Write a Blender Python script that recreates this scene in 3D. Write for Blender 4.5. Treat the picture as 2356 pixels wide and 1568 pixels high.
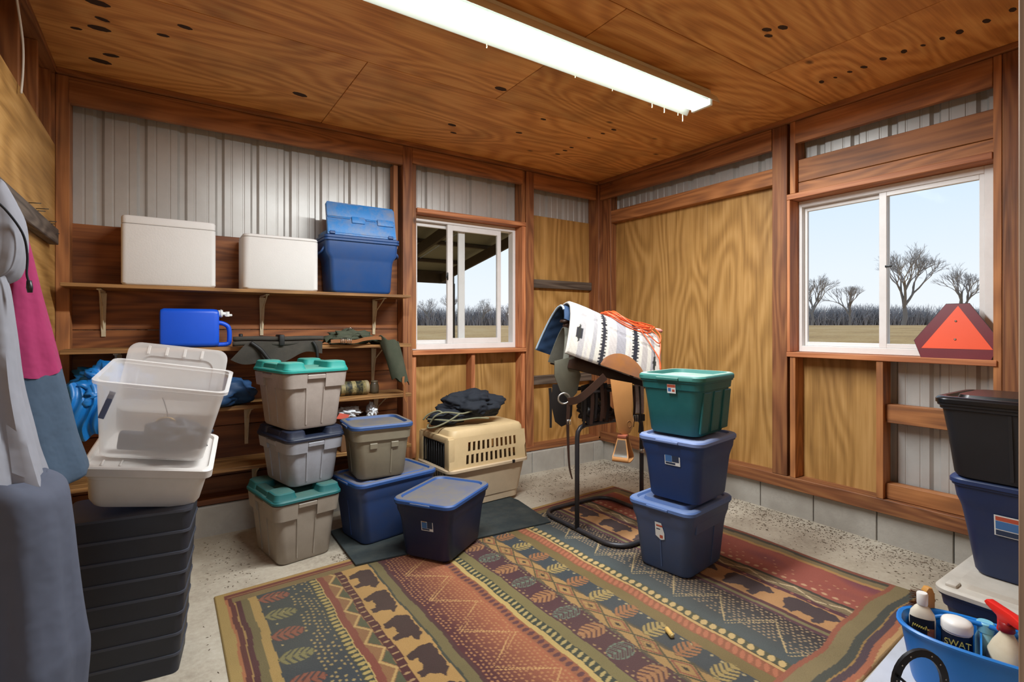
import bpy, bmesh, math, random
import numpy as np
from mathutils import Vector, Matrix, noise as mnoise
for o in list(bpy.data.objects): bpy.data.objects.remove(o)
SC = bpy.context.scene
COL = SC.collection
PI = math.pi
random.seed(7)

# ---------------------------------------------------------------- camera
PHI = 0.97812
cam_d = bpy.data.cameras.new('camera'); cam = bpy.data.objects.new('camera', cam_d); COL.objects.link(cam)
cam_d.sensor_width = 36.0; cam_d.lens = 36.0*1185.56/2356.0
cam_d.shift_y = -(784-751.5)/2356.0
cam_d.clip_start = 0.05; cam_d.clip_end = 600
cam.location = (-3.948, -4.2745, 1.43)
cam.rotation_euler = (PI/2, 0, PHI-PI/2)
SC.camera = cam

# ---------------------------------------------------------------- colour management, world
vs = SC.view_settings
vs.view_transform = 'Standard'; vs.look = 'None'; vs.gamma = 1.0; vs.use_curve_mapping = False
vs.exposure = 0.12

def lin(h):
    h = h.lstrip('#'); r = [int(h[i:i+2], 16)/255 for i in (0, 2, 4)]
    return tuple(((c/12.92) if c <= .04045 else ((c+.055)/1.055)**2.4) for c in r)+(1.0,)

W = bpy.data.worlds.new('sky'); SC.world = W; W.use_nodes = True
nt = W.node_tree; nt.nodes.clear()
wo = nt.nodes.new('ShaderNodeOutputWorld'); bg = nt.nodes.new('ShaderNodeBackground')
tc = nt.nodes.new('ShaderNodeTexCoord'); sx = nt.nodes.new('ShaderNodeSeparateXYZ')
rp = nt.nodes.new('ShaderNodeValToRGB')
nt.links.new(tc.outputs['Generated'], sx.inputs[0]); nt.links.new(sx.outputs['Z'], rp.inputs[0])
e = rp.color_ramp.elements
e[0].position = 0.0; e[0].color = lin('#eef1f6')
e[1].position = 0.30; e[1].color = lin('#c6dff5')
k = e.new(0.09); k.color = lin('#e6eef8')
k = e.new(0.8); k.color = lin('#b4d2f0')
nt.links.new(rp.outputs[0], bg.inputs[0]); bg.inputs[1].default_value = 1.08
nt.links.new(bg.outputs[0], wo.inputs[0])

# ---------------------------------------------------------------- node helpers
MATS = {}
class NT:
    def __init__(s, name):
        s.m = bpy.data.materials.new(name); s.m.use_nodes = True; s.t = s.m.node_tree
        s.b = s.t.nodes['Principled BSDF']
    def n(s, t, **kw):
        q = s.t.nodes.new(t)
        for k_, v in kw.items():
            if k_.startswith('i_'):
                key = k_[2:]
                if key.isdigit(): q.inputs[int(key)].default_value = v
                else: q.inputs[key].default_value = v
            else: setattr(q, k_, v)
        return q
    def l(s, a, b): s.t.links.new(a, b)
    def math(s, op, a, b=None, c=None, clamp=False):
        q = s.t.nodes.new('ShaderNodeMath'); q.operation = op; q.use_clamp = clamp
        for i, v in enumerate((a, b, c)):
            if v is None: continue
            if isinstance(v, (int, float)): q.inputs[i].default_value = v
            else: s.l(v, q.inputs[i])
        return q.outputs[0]
    def mix(s, f, a, b, blend='MIX'):
        q = s.t.nodes.new('ShaderNodeMix'); q.data_type = 'RGBA'; q.blend_type = blend
        for i, v in ((0, f), (6, a), (7, b)):
            if isinstance(v, (int, float)): q.inputs[i].default_value = v
            elif isinstance(v, tuple): q.inputs[i].default_value = v
            else: s.l(v, q.inputs[i])
        return q.outputs[2]
    def ramp(s, f, stops):
        q = s.t.nodes.new('ShaderNodeValToRGB'); s.l(f, q.inputs[0]); el = q.color_ramp.elements
        while len(el) < len(stops): el.new(.5)
        for i, (p, c) in enumerate(stops):
            el[i].position = p; el[i].color = c if isinstance(c, tuple) else (c, c, c, 1)
        return q.outputs[0]
    def noise(s, vec, scale, detail=2, rough=.5, dist=0):
        q = s.n('ShaderNodeTexNoise', i_Scale=scale, i_Detail=detail, i_Roughness=rough, i_Distortion=dist)
        s.l(vec, q.inputs['Vector']); return q.outputs['Fac']
    def coords(s, rnd=True):
        c = s.n('ShaderNodeTexCoord').outputs['Object']
        if not rnd: return c
        oi = s.n('ShaderNodeObjectInfo').outputs['Random']
        off = s.n('ShaderNodeCombineXYZ')
        s.l(s.math('MULTIPLY', oi, 37.0), off.inputs[0]); s.l(s.math('MULTIPLY', oi, 91.0), off.inputs[1]); s.l(s.math('MULTIPLY', oi, 53.0), off.inputs[2])
        a = s.n('ShaderNodeVectorMath', operation='ADD'); s.l(c, a.inputs[0]); s.l(off.outputs[0], a.inputs[1])
        return a.outputs[0]
    def scale(s, vec, sc):
        a = s.n('ShaderNodeMapping'); a.inputs['Scale'].default_value = sc; s.l(vec, a.inputs[0]); return a.outputs[0]
    def bump(s, h, st=.3, d=.01):
        q = s.n('ShaderNodeBump'); q.inputs['Strength'].default_value = st; q.inputs['Distance'].default_value = d
        s.l(h, q.inputs['Height']); s.l(q.outputs[0], s.b.inputs['Normal'])
    def set(s, **kw):
        for k_, v in kw.items():
            key = k_.replace('_', ' ')
            if isinstance(v, (int, float, tuple)): s.b.inputs[key].default_value = v
            else: s.l(v, s.b.inputs[key])

def wood(key, light, mid, dark, axis='X', stain=.5, rough=.6, k=34, wide=2.6, stainc='#2a1810', knots=True, lw=.3):
    """plywood / board: contour lines of stretched noise run along the axis"""
    name = 'wood_%s_%s' % (key, axis.lower())
    if name in MATS: return MATS[name]
    N = NT(name); v = N.coords()
    ax = 'XYZ'.index(axis)
    sc = [wide]*3; sc[ax] = .55
    h = N.noise(N.scale(v, tuple(sc)), 1.0, 1.0, .4, .35)
    lines = N.math('ADD', N.math('MULTIPLY', N.math('SINE', N.math('MULTIPLY', h, float(k)*3.2)), .5), .5)
    fs = [55.]*3; fs[ax] = 2.2
    fine = N.noise(N.scale(v, tuple(fs)), 1.0, 2, .6)
    big = N.noise(v, 1.7, 3, .55)
    base = N.ramp(N.math('ADD', N.math('MULTIPLY', lines, lw), N.math('MULTIPLY', fine, 1-lw)), [(.22, lin(dark)), (.5, lin(mid)), (.78, lin(light))])
    oi = N.n('ShaderNodeObjectInfo').outputs['Random']
    tint = N.math('ADD', N.math('MULTIPLY', oi, .30), .85)
    hs = N.n('ShaderNodeHueSaturation'); N.l(base, hs.inputs['Color']); N.l(tint, hs.inputs['Value'])
    sm = N.ramp(N.math('MULTIPLY', N.math('SUBTRACT', big, .5, clamp=True), 4.0, clamp=True), [(0, 0.), (1, 1.)])
    col = N.mix(N.math('MULTIPLY', sm, stain), hs.outputs[0], lin(stainc))
    if knots:
        ks = [1.9]*3; ks[ax] = 1.1
        vo = N.n('ShaderNodeTexVoronoi'); vo.feature = 'F1'; N.l(N.scale(v, tuple(ks)), vo.inputs['Vector']); vo.inputs['Scale'].default_value = 1.6
        kn = N.ramp(vo.outputs['Distance'], [(.035, 1.), (.075, 0.)])
        sel = N.n('ShaderNodeSeparateColor'); N.l(vo.outputs['Color'], sel.inputs[0])
        kf = N.math('MULTIPLY', kn, N.math('GREATER_THAN', sel.outputs[0], .55))
        col = N.mix(N.math('MULTIPLY', kf, .75), col, lin('#241209'))
    N.set(Base_Color=col, Roughness=rough)
    N.bump(fine, .22, .004)
    MATS[name] = N.m
    return N.m

def plain(key, col, rough=.5, metal=0., var=.12, grime=0., grimec='#6e6455', scale=14, bump=0., spec=.5, bscale=160, bdist=.002, trans=0., coat=0.):
    if key in MATS: return MATS[key]
    N = NT(key); v = N.coords()
    n1 = N.noise(v, scale, 3, .6)
    hs = N.n('ShaderNodeHueSaturation'); hs.inputs['Color'].default_value = lin(col)
    N.l(N.math('ADD', N.math('MULTIPLY', n1, var*2), 1-var), hs.inputs['Value'])
    c = hs.outputs[0]
    if grime > 0:
        g = N.noise(v, 5, 5, .7)
        c = N.mix(N.math('MULTIPLY', N.math('MULTIPLY', N.math('SUBTRACT', g, .42, clamp=True), 4., clamp=True), grime), c, lin(grimec))
    N.set(Base_Color=c, Roughness=rough, Metallic=metal)
    N.b.inputs['Specular IOR Level'].default_value = spec
    if trans: N.b.inputs['Transmission Weight'].default_value = trans
    if coat: N.b.inputs['Coat Weight'].default_value = coat
    if bump > 0: N.bump(N.noise(v, bscale, 3, .6), bump, bdist)
    MATS[key] = N.m
    return N.m

def dusty(key, col, dust, amount=.8, rough=.55, z_only=True, scale=30):
    """plastic whose upward faces carry settled dust"""
    if key in MATS: return MATS[key]
    N = NT(key); v = N.coords()
    n1 = N.noise(v, scale, 4, .7); n2 = N.noise(v, 5, 3, .6)
    geo = N.n('ShaderNodeNewGeometry'); sp = N.n('ShaderNodeSeparateXYZ'); N.l(geo.outputs['True Normal'], sp.inputs[0])
    up = N.ramp(sp.outputs[2], [(.75, 0.), (.97, 1.)])
    f = N.math('MULTIPLY', up, N.math('MULTIPLY', N.math('ADD', N.math('MULTIPLY', n1, .7), N.math('MULTIPLY', n2, .8)), amount), clamp=True)
    N.set(Base_Color=N.mix(f, lin(col), lin(dust)), Roughness=N.math('ADD', N.math('MULTIPLY', f, .35), rough))
    MATS[key] = N.m; return N.m

def emit(key, col, strength):
    if key in MATS: return MATS[key]
    N = NT(key); N.set(Base_Color=lin(col)); N.b.inputs['Emission Color'].default_value = lin(col); N.b.inputs['Emission Strength'].default_value = strength
    MATS[key] = N.m; return N.m

def vcol(key, attr='Col', rough=.9, bump=.0):
    if key in MATS: return MATS[key]
    N = NT(key); a = N.n('ShaderNodeAttribute', attribute_name=attr)
    v = N.coords(False); n1 = N.noise(v, 220, 2, .7); n2 = N.noise(v, 3.5, 3, .6)
    hs = N.n('ShaderNodeHueSaturation'); N.l(a.outputs['Color'], hs.inputs['Color'])
    N.l(N.math('ADD', N.math('ADD', N.math('MULTIPLY', n1, .5), N.math('MULTIPLY', n2, .35)), .58), hs.inputs['Value'])
    N.set(Base_Color=hs.outputs[0], Roughness=rough); N.b.inputs['Specular IOR Level'].default_value = .15
    if bump: N.bump(n1, bump, .004)
    MATS[key] = N.m; return N.m

# ---------------------------------------------------------------- object helpers
def link(o, parent=None):
    COL.objects.link(o)
    if parent is not None: o.parent = parent
    return o
def tag(o, label=None, cat=None, group=None, kind=None):
    if label: o['label'] = label
    if cat: o['category'] = cat
    if group: o['group'] = group
    if kind: o['kind'] = kind
    return o
def thing(name, label, cat, loc=(0, 0, 0), rz=0., group=None, rot=None):
    o = bpy.data.objects.new(name, None); o.empty_display_size = .05; COL.objects.link(o)
    o.location = loc; o.rotation_euler = rot if rot else (0, 0, rz)
    return tag(o, label, cat, group)
def struct(name, label, cat):
    return tag(thing(name, label, cat), kind='structure')

def smooth(bm, ang=35):
    c = math.radians(ang)
    for f in bm.faces: f.smooth = True
    for e_ in bm.edges:
        if len(e_.link_faces) == 2:
            if e_.calc_face_angle(0) > c: e_.smooth = False
def mk(name, bm, mat, parent=None, sm=35, loc=None, rot=None):
    if sm: smooth(bm, sm)
    me = bpy.data.meshes.new(name); bm.to_mesh(me); bm.free()
    for m_ in (mat if isinstance(mat, (list, tuple)) else [mat]): me.materials.append(m_)
    o = bpy.data.objects.new(name, me); link(o, parent)
    if loc: o.location = loc
    if rot: o.rotation_euler = rot
    return o
def BM(): return bmesh.new()
def add_box(bm, x0, x1, y0, y1, z0, z1, bev=0., seg=1, M=None, mi=0):
    r = bmesh.ops.create_cube(bm, size=1.0); vs_ = r['verts']
    for v in vs_:
        v.co = Vector((x0+(v.co.x+.5)*(x1-x0), y0+(v.co.y+.5)*(y1-y0), z0+(v.co.z+.5)*(z1-z0)))
    if M is not None: bmesh.ops.transform(bm, matrix=M, verts=vs_)
    fs = list({f for v in vs_ for f in v.link_faces})
    for f in fs: f.material_index = mi
    if bev > 0:
        es = list({e_ for v in vs_ for e_ in v.link_edges})
        bmesh.ops.bevel(bm, geom=es, offset=bev, segments=seg, affect='EDGES', profile=.5)
    return bm
def box(name, x0, x1, y0, y1, z0, z1, mat, parent=None, bev=.002, seg=1, rz=0.):
    """a board with its own origin at its centre"""
    bm = BM(); cx, cy, cz = (x0+x1)/2, (y0+y1)/2, (z0+z1)/2
    add_box(bm, x0-cx, x1-cx, y0-cy, y1-cy, z0-cz, z1-cz, bev, seg)
    o = mk(name, bm, mat, parent, 0, (cx, cy, cz))
    if rz: o.rotation_euler = (0, 0, rz)
    return o
def add_poly(bm, pts, mi=0):
    f = bm.faces.new([bm.verts.new(p) for p in pts]); f.material_index = mi; return f
def rings(bm, rs, closed=True, cap0=True, cap1=True, mi=0):
    """loft a list of rings (each a list of 3D points)"""
    V = [[bm.verts.new(p) for p in r] for r in rs]
    n = len(V[0])
    for a, b in zip(V[:-1], V[1:]):
        for i in range(n if closed else n-1):
            j = (i+1) % n
            f = bm.faces.new((a[i], a[j], b[j], b[i])); f.material_index = mi
    if cap0 and closed: bm.faces.new(list(reversed(V[0]))).material_index = mi
    if cap1 and closed: bm.faces.new(V[-1]).material_index = mi
    return V
def tube(bm, pts, r, n=8, closed=False, caps=True, mi=0, rx=None):
    """round tube through points; r a number or one per point"""
    P = [Vector(p) for p in pts]; m = len(P)
    R_ = r if isinstance(r, (list, tuple)) else [r]*m
    rs = []; up = None
    for i in range(m):
        if closed: t = (P[(i+1) % m]-P[i-1])
        else: t = (P[min(i+1, m-1)]-P[max(i-1, 0)])
        t.normalize()
        if up is None:
            up = Vector((0, 0, 1)) if abs(t.z) < .9 else Vector((1, 0, 0))
        s_ = t.cross(up)
        if s_.length < 1e-5: s_ = t.cross(Vector((0, 1, 0)))
        s_.normalize(); up = s_.cross(t).normalized()
        rs.append([P[i]+(s_*math.cos(2*PI*k_/n)*(rx or 1.)+up*math.sin(2*PI*k_/n))*R_[i] for k_ in range(n)])
    if closed:
        V = [[bm.verts.new(p) for p in q] for q in rs]
        for i in range(m):
            a, b = V[i], V[(i+1) % m]
            for k_ in range(n):
                bm.faces.new((a[k_], a[(k_+1) % n], b[(k_+1) % n], b[k_])).material_index = mi
    else: rings(bm, rs, True, caps, caps, mi)
    return bm
def spline(pts, per=6, closed=False):
    P = [Vector(p) for p in pts]; out = []; m = len(P)
    rng = range(m if closed else m-1)
    for i in rng:
        if closed: p0, p1, p2, p3 = P[i-1], P[i], P[(i+1) % m], P[(i+2) % m]
        else: p0, p1, p2, p3 = P[max(i-1, 0)], P[i], P[i+1], P[min(i+2, m-1)]
        for k_ in range(per):
            t = k_/per
            out.append(.5*((2*p1)+(p2-p0)*t+(2*p0-5*p1+4*p2-p3)*t*t+(3*p1-p0-3*p2+p3)*t**3))
    if not closed: out.append(P[-1])
    return out
def lathe(bm, prof, n=20, c=(0, 0, 0), mi=0, sx_=1., sy_=1., cap=True):
    rs = [[(c[0]+r*math.cos(2*PI*k_/n)*sx_, c[1]+r*math.sin(2*PI*k_/n)*sy_, c[2]+z) for k_ in range(n)] for r, z in prof]
    rings(bm, rs, True, cap, cap, mi); return bm
def rrect(hx, hy, r, seg=4, z=0., cx=0., cy=0.):
    r = min(r, hx*.99, hy*.99); out = []
    for qx, qy, a0 in ((1, 1, 0), (-1, 1, 90), (-1, -1, 180), (1, -1, 270)):
        for i in range(seg+1):
            a = math.radians(a0+90*i/seg)
            out.append((cx+qx*(hx-r)+r*math.cos(a), cy+qy*(hy-r)+r*math.sin(a), z))
    return out
def prism(bm, poly, t0, t1, plane='XZ', mi=0, bev=0.):
    """extrude a 2D outline between two depths"""
    def p3(a, b, t): return {'XZ': (a, t, b), 'XY': (a, b, t), 'YZ': (t, a, b)}[plane]
    A = [bm.verts.new(p3(a, b, t0)) for a, b in poly]; B = [bm.verts.new(p3(a, b, t1)) for a, b in poly]
    n = len(poly); fs = [bm.faces.new(A), bm.faces.new(list(reversed(B)))]
    for i in range(n):
        j = (i+1) % n; fs.append(bm.faces.new((A[j], A[i], B[i], B[j])))
    for f in fs: f.material_index = mi
    bmesh.ops.recalc_face_normals(bm, faces=fs)
    if bev: bmesh.ops.bevel(bm, geom=list({e_ for f in fs[:2] for e_ in f.edges}), offset=bev, segments=2, affect='EDGES', profile=.5)
    return bm
def fixn(bm): bmesh.ops.recalc_face_normals(bm, faces=bm.faces[:]); return bm
def dup(root, loc, rz, label=None, group=None):
    r = root.copy(); COL.objects.link(r); r.location = loc; r.rotation_euler = (0, 0, rz)
    if label: r['label'] = label
    if group: r['group'] = group
    def rec(src, dst):
        for ch in list(src.children):
            q = ch.copy(); COL.objects.link(q); q.parent = dst; rec(ch, q)
    rec(root, r); return r
def text_obj(s, size, mat, parent, loc, rot, ext=.0004, name='lettering', align='CENTER', sx_=1.):
    cu = bpy.data.curves.new(name, 'FONT'); cu.body = s; cu.size = size; cu.extrude = ext; cu.align_x = align; cu.align_y = 'CENTER'; cu.resolution_u = 3
    t = bpy.data.objects.new(name, cu); COL.objects.link(t)
    dg = bpy.context.evaluated_depsgraph_get(); me = bpy.data.meshes.new_from_object(t.evaluated_get(dg))
    bpy.data.objects.remove(t); me.materials.clear(); me.materials.append(mat)
    o = bpy.data.objects.new(name, me); link(o, parent); o.location = loc; o.rotation_euler = rot; o.scale = (sx_, 1, 1)
    return o
# ================================================================ STRUCTURE
M_CEIL = wood('ceiling_ply', '#edb166', '#dc9850', '#bd7a3a', 'X', stain=.45, k=30, wide=2.0, stainc='#4a2a14')
def PLYW(a): return wood('wall_ply', '#c6985a', '#b28446', '#946a34', a, stain=.35, k=26, wide=2.2, stainc='#5a3514')
def BEAM(a): return wood('beam', '#b87a48', '#a2673a', '#805030', a, stain=.4, k=22, wide=5, stainc='#3a1f0f')
def POST(a): return wood('post', '#a06a3e', '#8a5432', '#683c20', a, stain=.4, k=20, wide=7, stainc='#2e1b10')
def PLANK(a): return wood('plank', '#9c5f30', '#834c24', '#613418', a, stain=.4, k=24, wide=3.2, stainc='#2a1509')
def JAMB(a): return wood('jamb', '#cf8c5e', '#bb7448', '#985632', a, stain=.25, k=16, wide=9, stainc='#5a3018')
def SHELF(a): return wood('shelf', '#b0824e', '#94693a', '#6a4522', a, stain=.45, k=20, wide=6, stainc='#3a2412')
def WEATH(a): return wood('weathered', '#75675a', '#5c4e44', '#3c312a', a, stain=.3, k=18, wide=8, stainc='#241c18', knots=False)
M_WHITE = plain('white_vinyl', '#e4e0de', .4, var=.04, grime=.12, grimec='#a59a8e')
M_METALW = plain('ribbed_steel', '#bdbab6', .36, metal=.25, var=.05, grime=.15, grimec='#8d8278', scale=6)
M_BLOCK = plain('concrete_block', '#a8a299', .9, var=.16, grime=.35, grimec='#7d756a', scale=40, bump=.5, bscale=90)

# ---- floor: concrete with soil and stains
N = NT('concrete'); v = N.coords(False)
n1 = N.noise(v, 2.2, 5, .65); n2 = N.noise(v, 45, 3, .7); n3 = N.noise(v, .9, 3, .5)
c = N.ramp(N.math('ADD', N.math('MULTIPLY', n1, .7), N.math('MULTIPLY', n2, .3)), [(.3, lin('#85796a')), (.5, lin('#a99e8d')), (.7, lin('#bdb4a4'))])
c = N.mix(N.math('MULTIPLY', N.math('SUBTRACT', n3, .5, clamp=True), 2.0, clamp=True), c, lin('#8a7b62'))
N.set(Base_Color=c, Roughness=.85); N.bump(n2, .3, .004); M_CONC = N.m
fl = box('floor', -5.2, .3, -6.4, .3, -.12, 0, M_CONC, bev=0); tag(fl, 'worn pale concrete floor scattered with dirt', 'floor', kind='structure')

# ---- ceiling: plywood sheets with open joints
ceil = struct('ceiling', 'stained plywood sheet ceiling with dark knots and nail stains', 'ceiling')
g = .0025
rows = [(-1.26, .1, [-4.7, -2.95, .2]), (-2.48, -1.26, [-4.7, -2.056, .2]), (-3.70, -2.48, [-4.7, -3.28, -.84, .2]), (-4.2, -3.70, [-4.7, -2.056, .2])]
for y0, y1, xs in rows:
    for a, b in zip(xs[:-1], xs[1:]):
        box('plywood_sheet', a+g, b-g, y0+g, y1-g, 3.0, 3.018, M_CEIL, ceil, bev=.0015)
box('ceiling_deck', -4.75, .3, -4.3, .2, 3.0185, 3.04, PLANK('X'), ceil, bev=0)
M_STAIN = plain('nail_stain', '#3a2212', .8, var=.2)
stains = [(-.457, -2.643, .026), (-.446, -2.72, .016), (-.45, -2.804, .02), (-.443, -2.879, .026), (-.458, -2.985, .028), (-.453, -3.086, .027), (-.44, -3.171, .018), (-.438, -3.256, .022), (-.439, -3.33, .03), (-.449, -3.441, .028), (-.466, -3.543, .026),
          (-1.31, -2.768, .03), (-1.247, -2.741, .026), (-1.26, -2.826, .032), (-.983, -1.323, .028), (-.997, -1.214, .022), (-1.025, -1.079, .018), (-.995, -.823, .024), (-.992, -.731, .026), (-.988, -.622, .026),
          (-2.097, -.69, .038), (-2.013, -.552, .03), (-1.573, -.848, .03), (-1.574, -1.173, .026), (-2.111, -1.413, .045), (-3.192, -.585, .05), (-3.862, -1.078, .035), (-3.957, -.922, .03), (-4.214, -.923, .032), (-4.336, -.744, .026), (-4.236, -.812, .05), (-4.267, -.39, .055), (-4.208, -.506, .04), (-4.22, -1.08, .05)]
st_b = BM(); bmesh.ops.create_circle(st_b, cap_ends=True, radius=1, segments=22)
for v_ in st_b.verts: v_.co *= random.uniform(.93, 1.07)
for f_ in st_b.faces: f_.normal_flip()
me_st = bpy.data.meshes.new('nail_stain'); st_b.to_mesh(me_st); st_b.free(); me_st.materials.append(M_STAIN)
for x, y, r in stains:
    o = bpy.data.objects.new('nail_stain', me_st); link(o, ceil); o.location = (x*1.0, y*1.0, 2.9994); o.scale = (r*1.0, r*.55, 1); o.rotation_euler = (0, 0, random.uniform(-.3, .3))

# ---- ribbed steel siding
def profile(s0, s1, phase):
    """positions along the wall with depth of the rib (seen from inside: grooves)"""
    P = 0.2286; pts = []
    k0 = math.floor((s0-phase)/P)-1
    s = k0*P+phase
    raw = []
    while s < s1+P:
        for ds, d in ((-.030, 0), (-.014, .022), (.014, .022), (.030, 0), (.068, 0), (.071, .003), (.079, .003), (.082, 0), (.147, 0), (.150, .003), (.158, .003), (.161, 0)):
            raw.append((s+ds, d))
        s += P
    out = []
    for (a, da), (b, db) in zip(raw[:-1], raw[1:]):
        if b <= s0 or a >= s1: continue
        if a < s0: da = da+(db-da)*(s0-a)/(b-a); a = s0
        if not out: out.append((a, da))
        if b > s1: db = da+(db-da)*(s1-a)/(b-a); b = s1
        out.append((b, db))
    return out
def siding(parent, axis, s0, s1, z0, z1, at, phase):
    s = s0
    while s < s1-.01:
        e_ = min(s+.9144, s1); bm = BM(); pr = profile(s, e_, phase); mid = (s+e_)/2
        def P3(p, d, z): return (p-mid, d, z-(z0+z1)/2) if axis == 'A' else (d, p-mid, z-(z0+z1)/2)
        for th in (0, .001):
            lo = [bm.verts.new(P3(p, d+th, z0)) for p, d in pr]; hi = [bm.verts.new(P3(p, d+th, z1)) for p, d in pr]
            for i in range(len(pr)-1):
                q = (lo[i], lo[i+1], hi[i+1], hi[i])
                bm.faces.new(q if (axis == 'A') == (th == 0) else tuple(reversed(q)))
        mk('metal_panel', bm, M_METALW, parent, 0, (mid, at, (z0+z1)/2) if axis == 'A' else (at, mid, (z0+z1)/2))
        s = e_

# ---- wall with the shelves (y = 0)
wa = struct('wall_back', 'back wall of wooden framing, plywood, planks and ribbed grey metal siding', 'wall')
PHA = -4.304
siding(wa, 'A', -4.62, -2.2, .2, 3.0, .003, PHA)
siding(wa, 'A', -2.2, -1.0, 2.40, 3.0, .003, PHA)
siding(wa, 'A', -1.0, .12, 2.5, 3.0, .003, PHA)
# planks behind the shelves
for z0, z1 in ((1.705, 2.085), (1.412, 1.70), (1.06, 1.408), (.72, 1.056), (.36, .716), (.21, .356)):
    box('plank', -4.62, -2.28, -.022, 0, z0, z1, PLANK('X'), wa, bev=.003)
# beams along the top
box('beam', -4.44, -2.277, -.14, -.102, 2.80, 2.965, BEAM('X'), wa, bev=.003)
box('beam', -2.19, -1.035, -.14, -.102, 2.83, 2.965, BEAM('X'), wa, bev=.003)
box('beam', -.90, -.06, -.14, -.102, 2.81, 2.965, BEAM('X'), wa, bev=.003)
box('nailer', -4.5, .06, -.165, -.02, 2.967, 2.999, BEAM('X'), wa, bev=.002)
# posts
box('post', -4.5, -4.433, -.14, -.001, .22, 2.966, BEAM('Z'), wa, bev=.003)
box('post', -2.277, -2.191, -.14, -.0, .22, 2.966, POST('Z'), wa, bev=.003)
box('stud', -2.345, -2.305, -.10, -.023, 2.09, 2.80, BEAM('Z'), wa, bev=.003)
box('post', -.993, -.90, -.14, -.0, .22, 2.966, POST('Z'), wa, bev=.003)
box('stud', -1.037, -.995, -.12, 0, 2.42, 2.966, BEAM('Z'), wa, bev=.002)
box('corner_post', -.05, .1, -.17, -.0, .22, 2.966, POST('Z'), wa, bev=.004)
box('corner_post', .0, .1, -.3, -.172, .22, 2.966, POST('Z'), wa, bev=.004)
# window framing
box('stud', -2.189, -2.147, -.12, -.0, 1.24, 2.966, BEAM('Z'), wa, bev=.002)
box('window_jamb', -1.037, -.995, -.135, .05, 1.226, 2.418, JAMB('Z'), wa, bev=.002)
box('header', -2.147, -.995, -.14, .02, 2.42, 2.458, JAMB('X'), wa, bev=.003)
box('sill_board', -2.19, -.995, -.145, -.0, 1.186, 1.224, JAMB('X'), wa, bev=.003)
for x0, x1 in ((-2.189, -2.147), (-1.60, -1.562), (-1.037, -.995)):
    box('stud', x0, x1, -.12, -.013, .30, 1.184, JAMB('Z'), wa, bev=.002)
# plywood below and beside the window
box('plywood_panel', -2.19, -1.0, -.012, 0, .22, 1.195, PLYW('Z'), wa, bev=0)
box('plywood_panel', -.90, .09, -.012, 0, .22, 2.575, PLYW('Z'), wa, bev=0)
box('rail', -.895, -.052, -.06, -.013, 1.83, 1.915, WEATH('X'), wa, bev=.003)
box('rail', -.895, -.052, -.06, -.013, .84, .93, WEATH('X'), wa, bev=.003)
box('sill_plate', -4.5, .05, -.17, 0, .205, .245, POST('X'), wa, bev=.003)
x = -4.62
while x < -.02:
    box('concrete_block', x+.003, min(x+.4064, -.0)-.003, -.2, .0, -.02, .2, M_BLOCK, wa, bev=.004); x += .4064

# ---- wall with the wide window (x = .1)
wb = struct('wall_right', 'side wall of golden plywood bays, wooden framing and concrete block footing', 'wall')
PHB = -.32
siding(wb, 'B', -4.2, -3.42, .2, 3.0, .1, PHB)
siding(wb, 'B', -3.44, -2.2, 2.37, 3.0, .104, PHB)
siding(wb, 'B', -3.42, -2.77, .2, 1.22, .104, PHB)
siding(wb, 'B', -2.2, -.1, 2.5, 3.0, .1, PHB)
for a, b in ((-1.427, -.16), (-2.09, -1.43)):
    box('plywood_panel', .08, .098, a, b, .25, 2.60, PLYW('Z'), wb, bev=.001)
box('plywood_panel', .08, .098, -2.80, -2.2, .25, 1.23, PLYW('Z'), wb, bev=.001)
box('girt', .0, .079, -2.08, -.30, 2.54, 2.668, BEAM('Y'), wb, bev=.003)
box('beam', -.04, .0, -2.08, -.175, 2.80, 2.965, BEAM('Y'), wb, bev=.003)
box('beam', -.04, .0, -3.37, -2.26, 2.80, 2.965, BEAM('Y'), wb, bev=.003)
box('nailer', -.065, .08, -4.1, -.175, 2.967, 2.999, BEAM('Y'), wb, bev=.002)
box('post', -.04, .099, -2.20, -2.085, .30, 2.966, POST('Z'), wb, bev=.003)
box('stud', -.04, .079, -2.262, -2.222, .30, 1.235, BEAM('Z'), wb, bev=.002)
box('stud', -.04, .099, -2.262, -2.222, 2.43, 2.966, BEAM('Z'), wb, bev=.002)
box('header_board', .0, .04, -3.37, -2.264, 2.515, 2.683, BEAM('Y'), wb, bev=.003)
box('header_board', .0, .04, -3.37, -2.264, 2.432, 2.511, BEAM('Y'), wb, bev=.003)
box('header', -.045, .099, -3.37, -2.2, 2.388, 2.428, JAMB('Y'), wb, bev=.003)
box('sill_board', -.05, .12, -3.39, -2.2, 1.205, 1.24, JAMB('Y'), wb, bev=.003)
box('window_jamb', -.042, .099, -2.222, -2.201, 1.242, 2.386, JAMB('Z'), wb, bev=.002)
box('post', -.04, .079, -3.53, -3.41, .30, 2.966, POST('Z'), wb, bev=.003)
box('stud', -.04, .099, -3.408, -3.372, .30, 2.966, BEAM('Z'), wb, bev=.002)
box('stud', -.04, .079, -2.83, -2.79, .30, 1.203, BEAM('Z'), wb, bev=.002)
box('girt', .0, .079, -3.37, -2.832, .80, .92, BEAM('Y'), wb, bev=.003)
box('girt', .0, .079, -3.37, -2.832, .30, .40, BEAM('Y'), wb, bev=.003)
box('post', -.04, .099, -4.2, -4.05, .30, 2.966, POST('Z'), wb, bev=.003)
box('sill_plate', -.04, .099, -4.2, -.18, .205, .298, POST('Y'), wb, bev=.003)
yb = -1.965+.4064*5
while yb > -4.2:
    box('concrete_block', 0, .2, yb-.4064+.003, yb-.003, -.02, .2, M_BLOCK, wb, bev=.004); yb -= .4064

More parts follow.
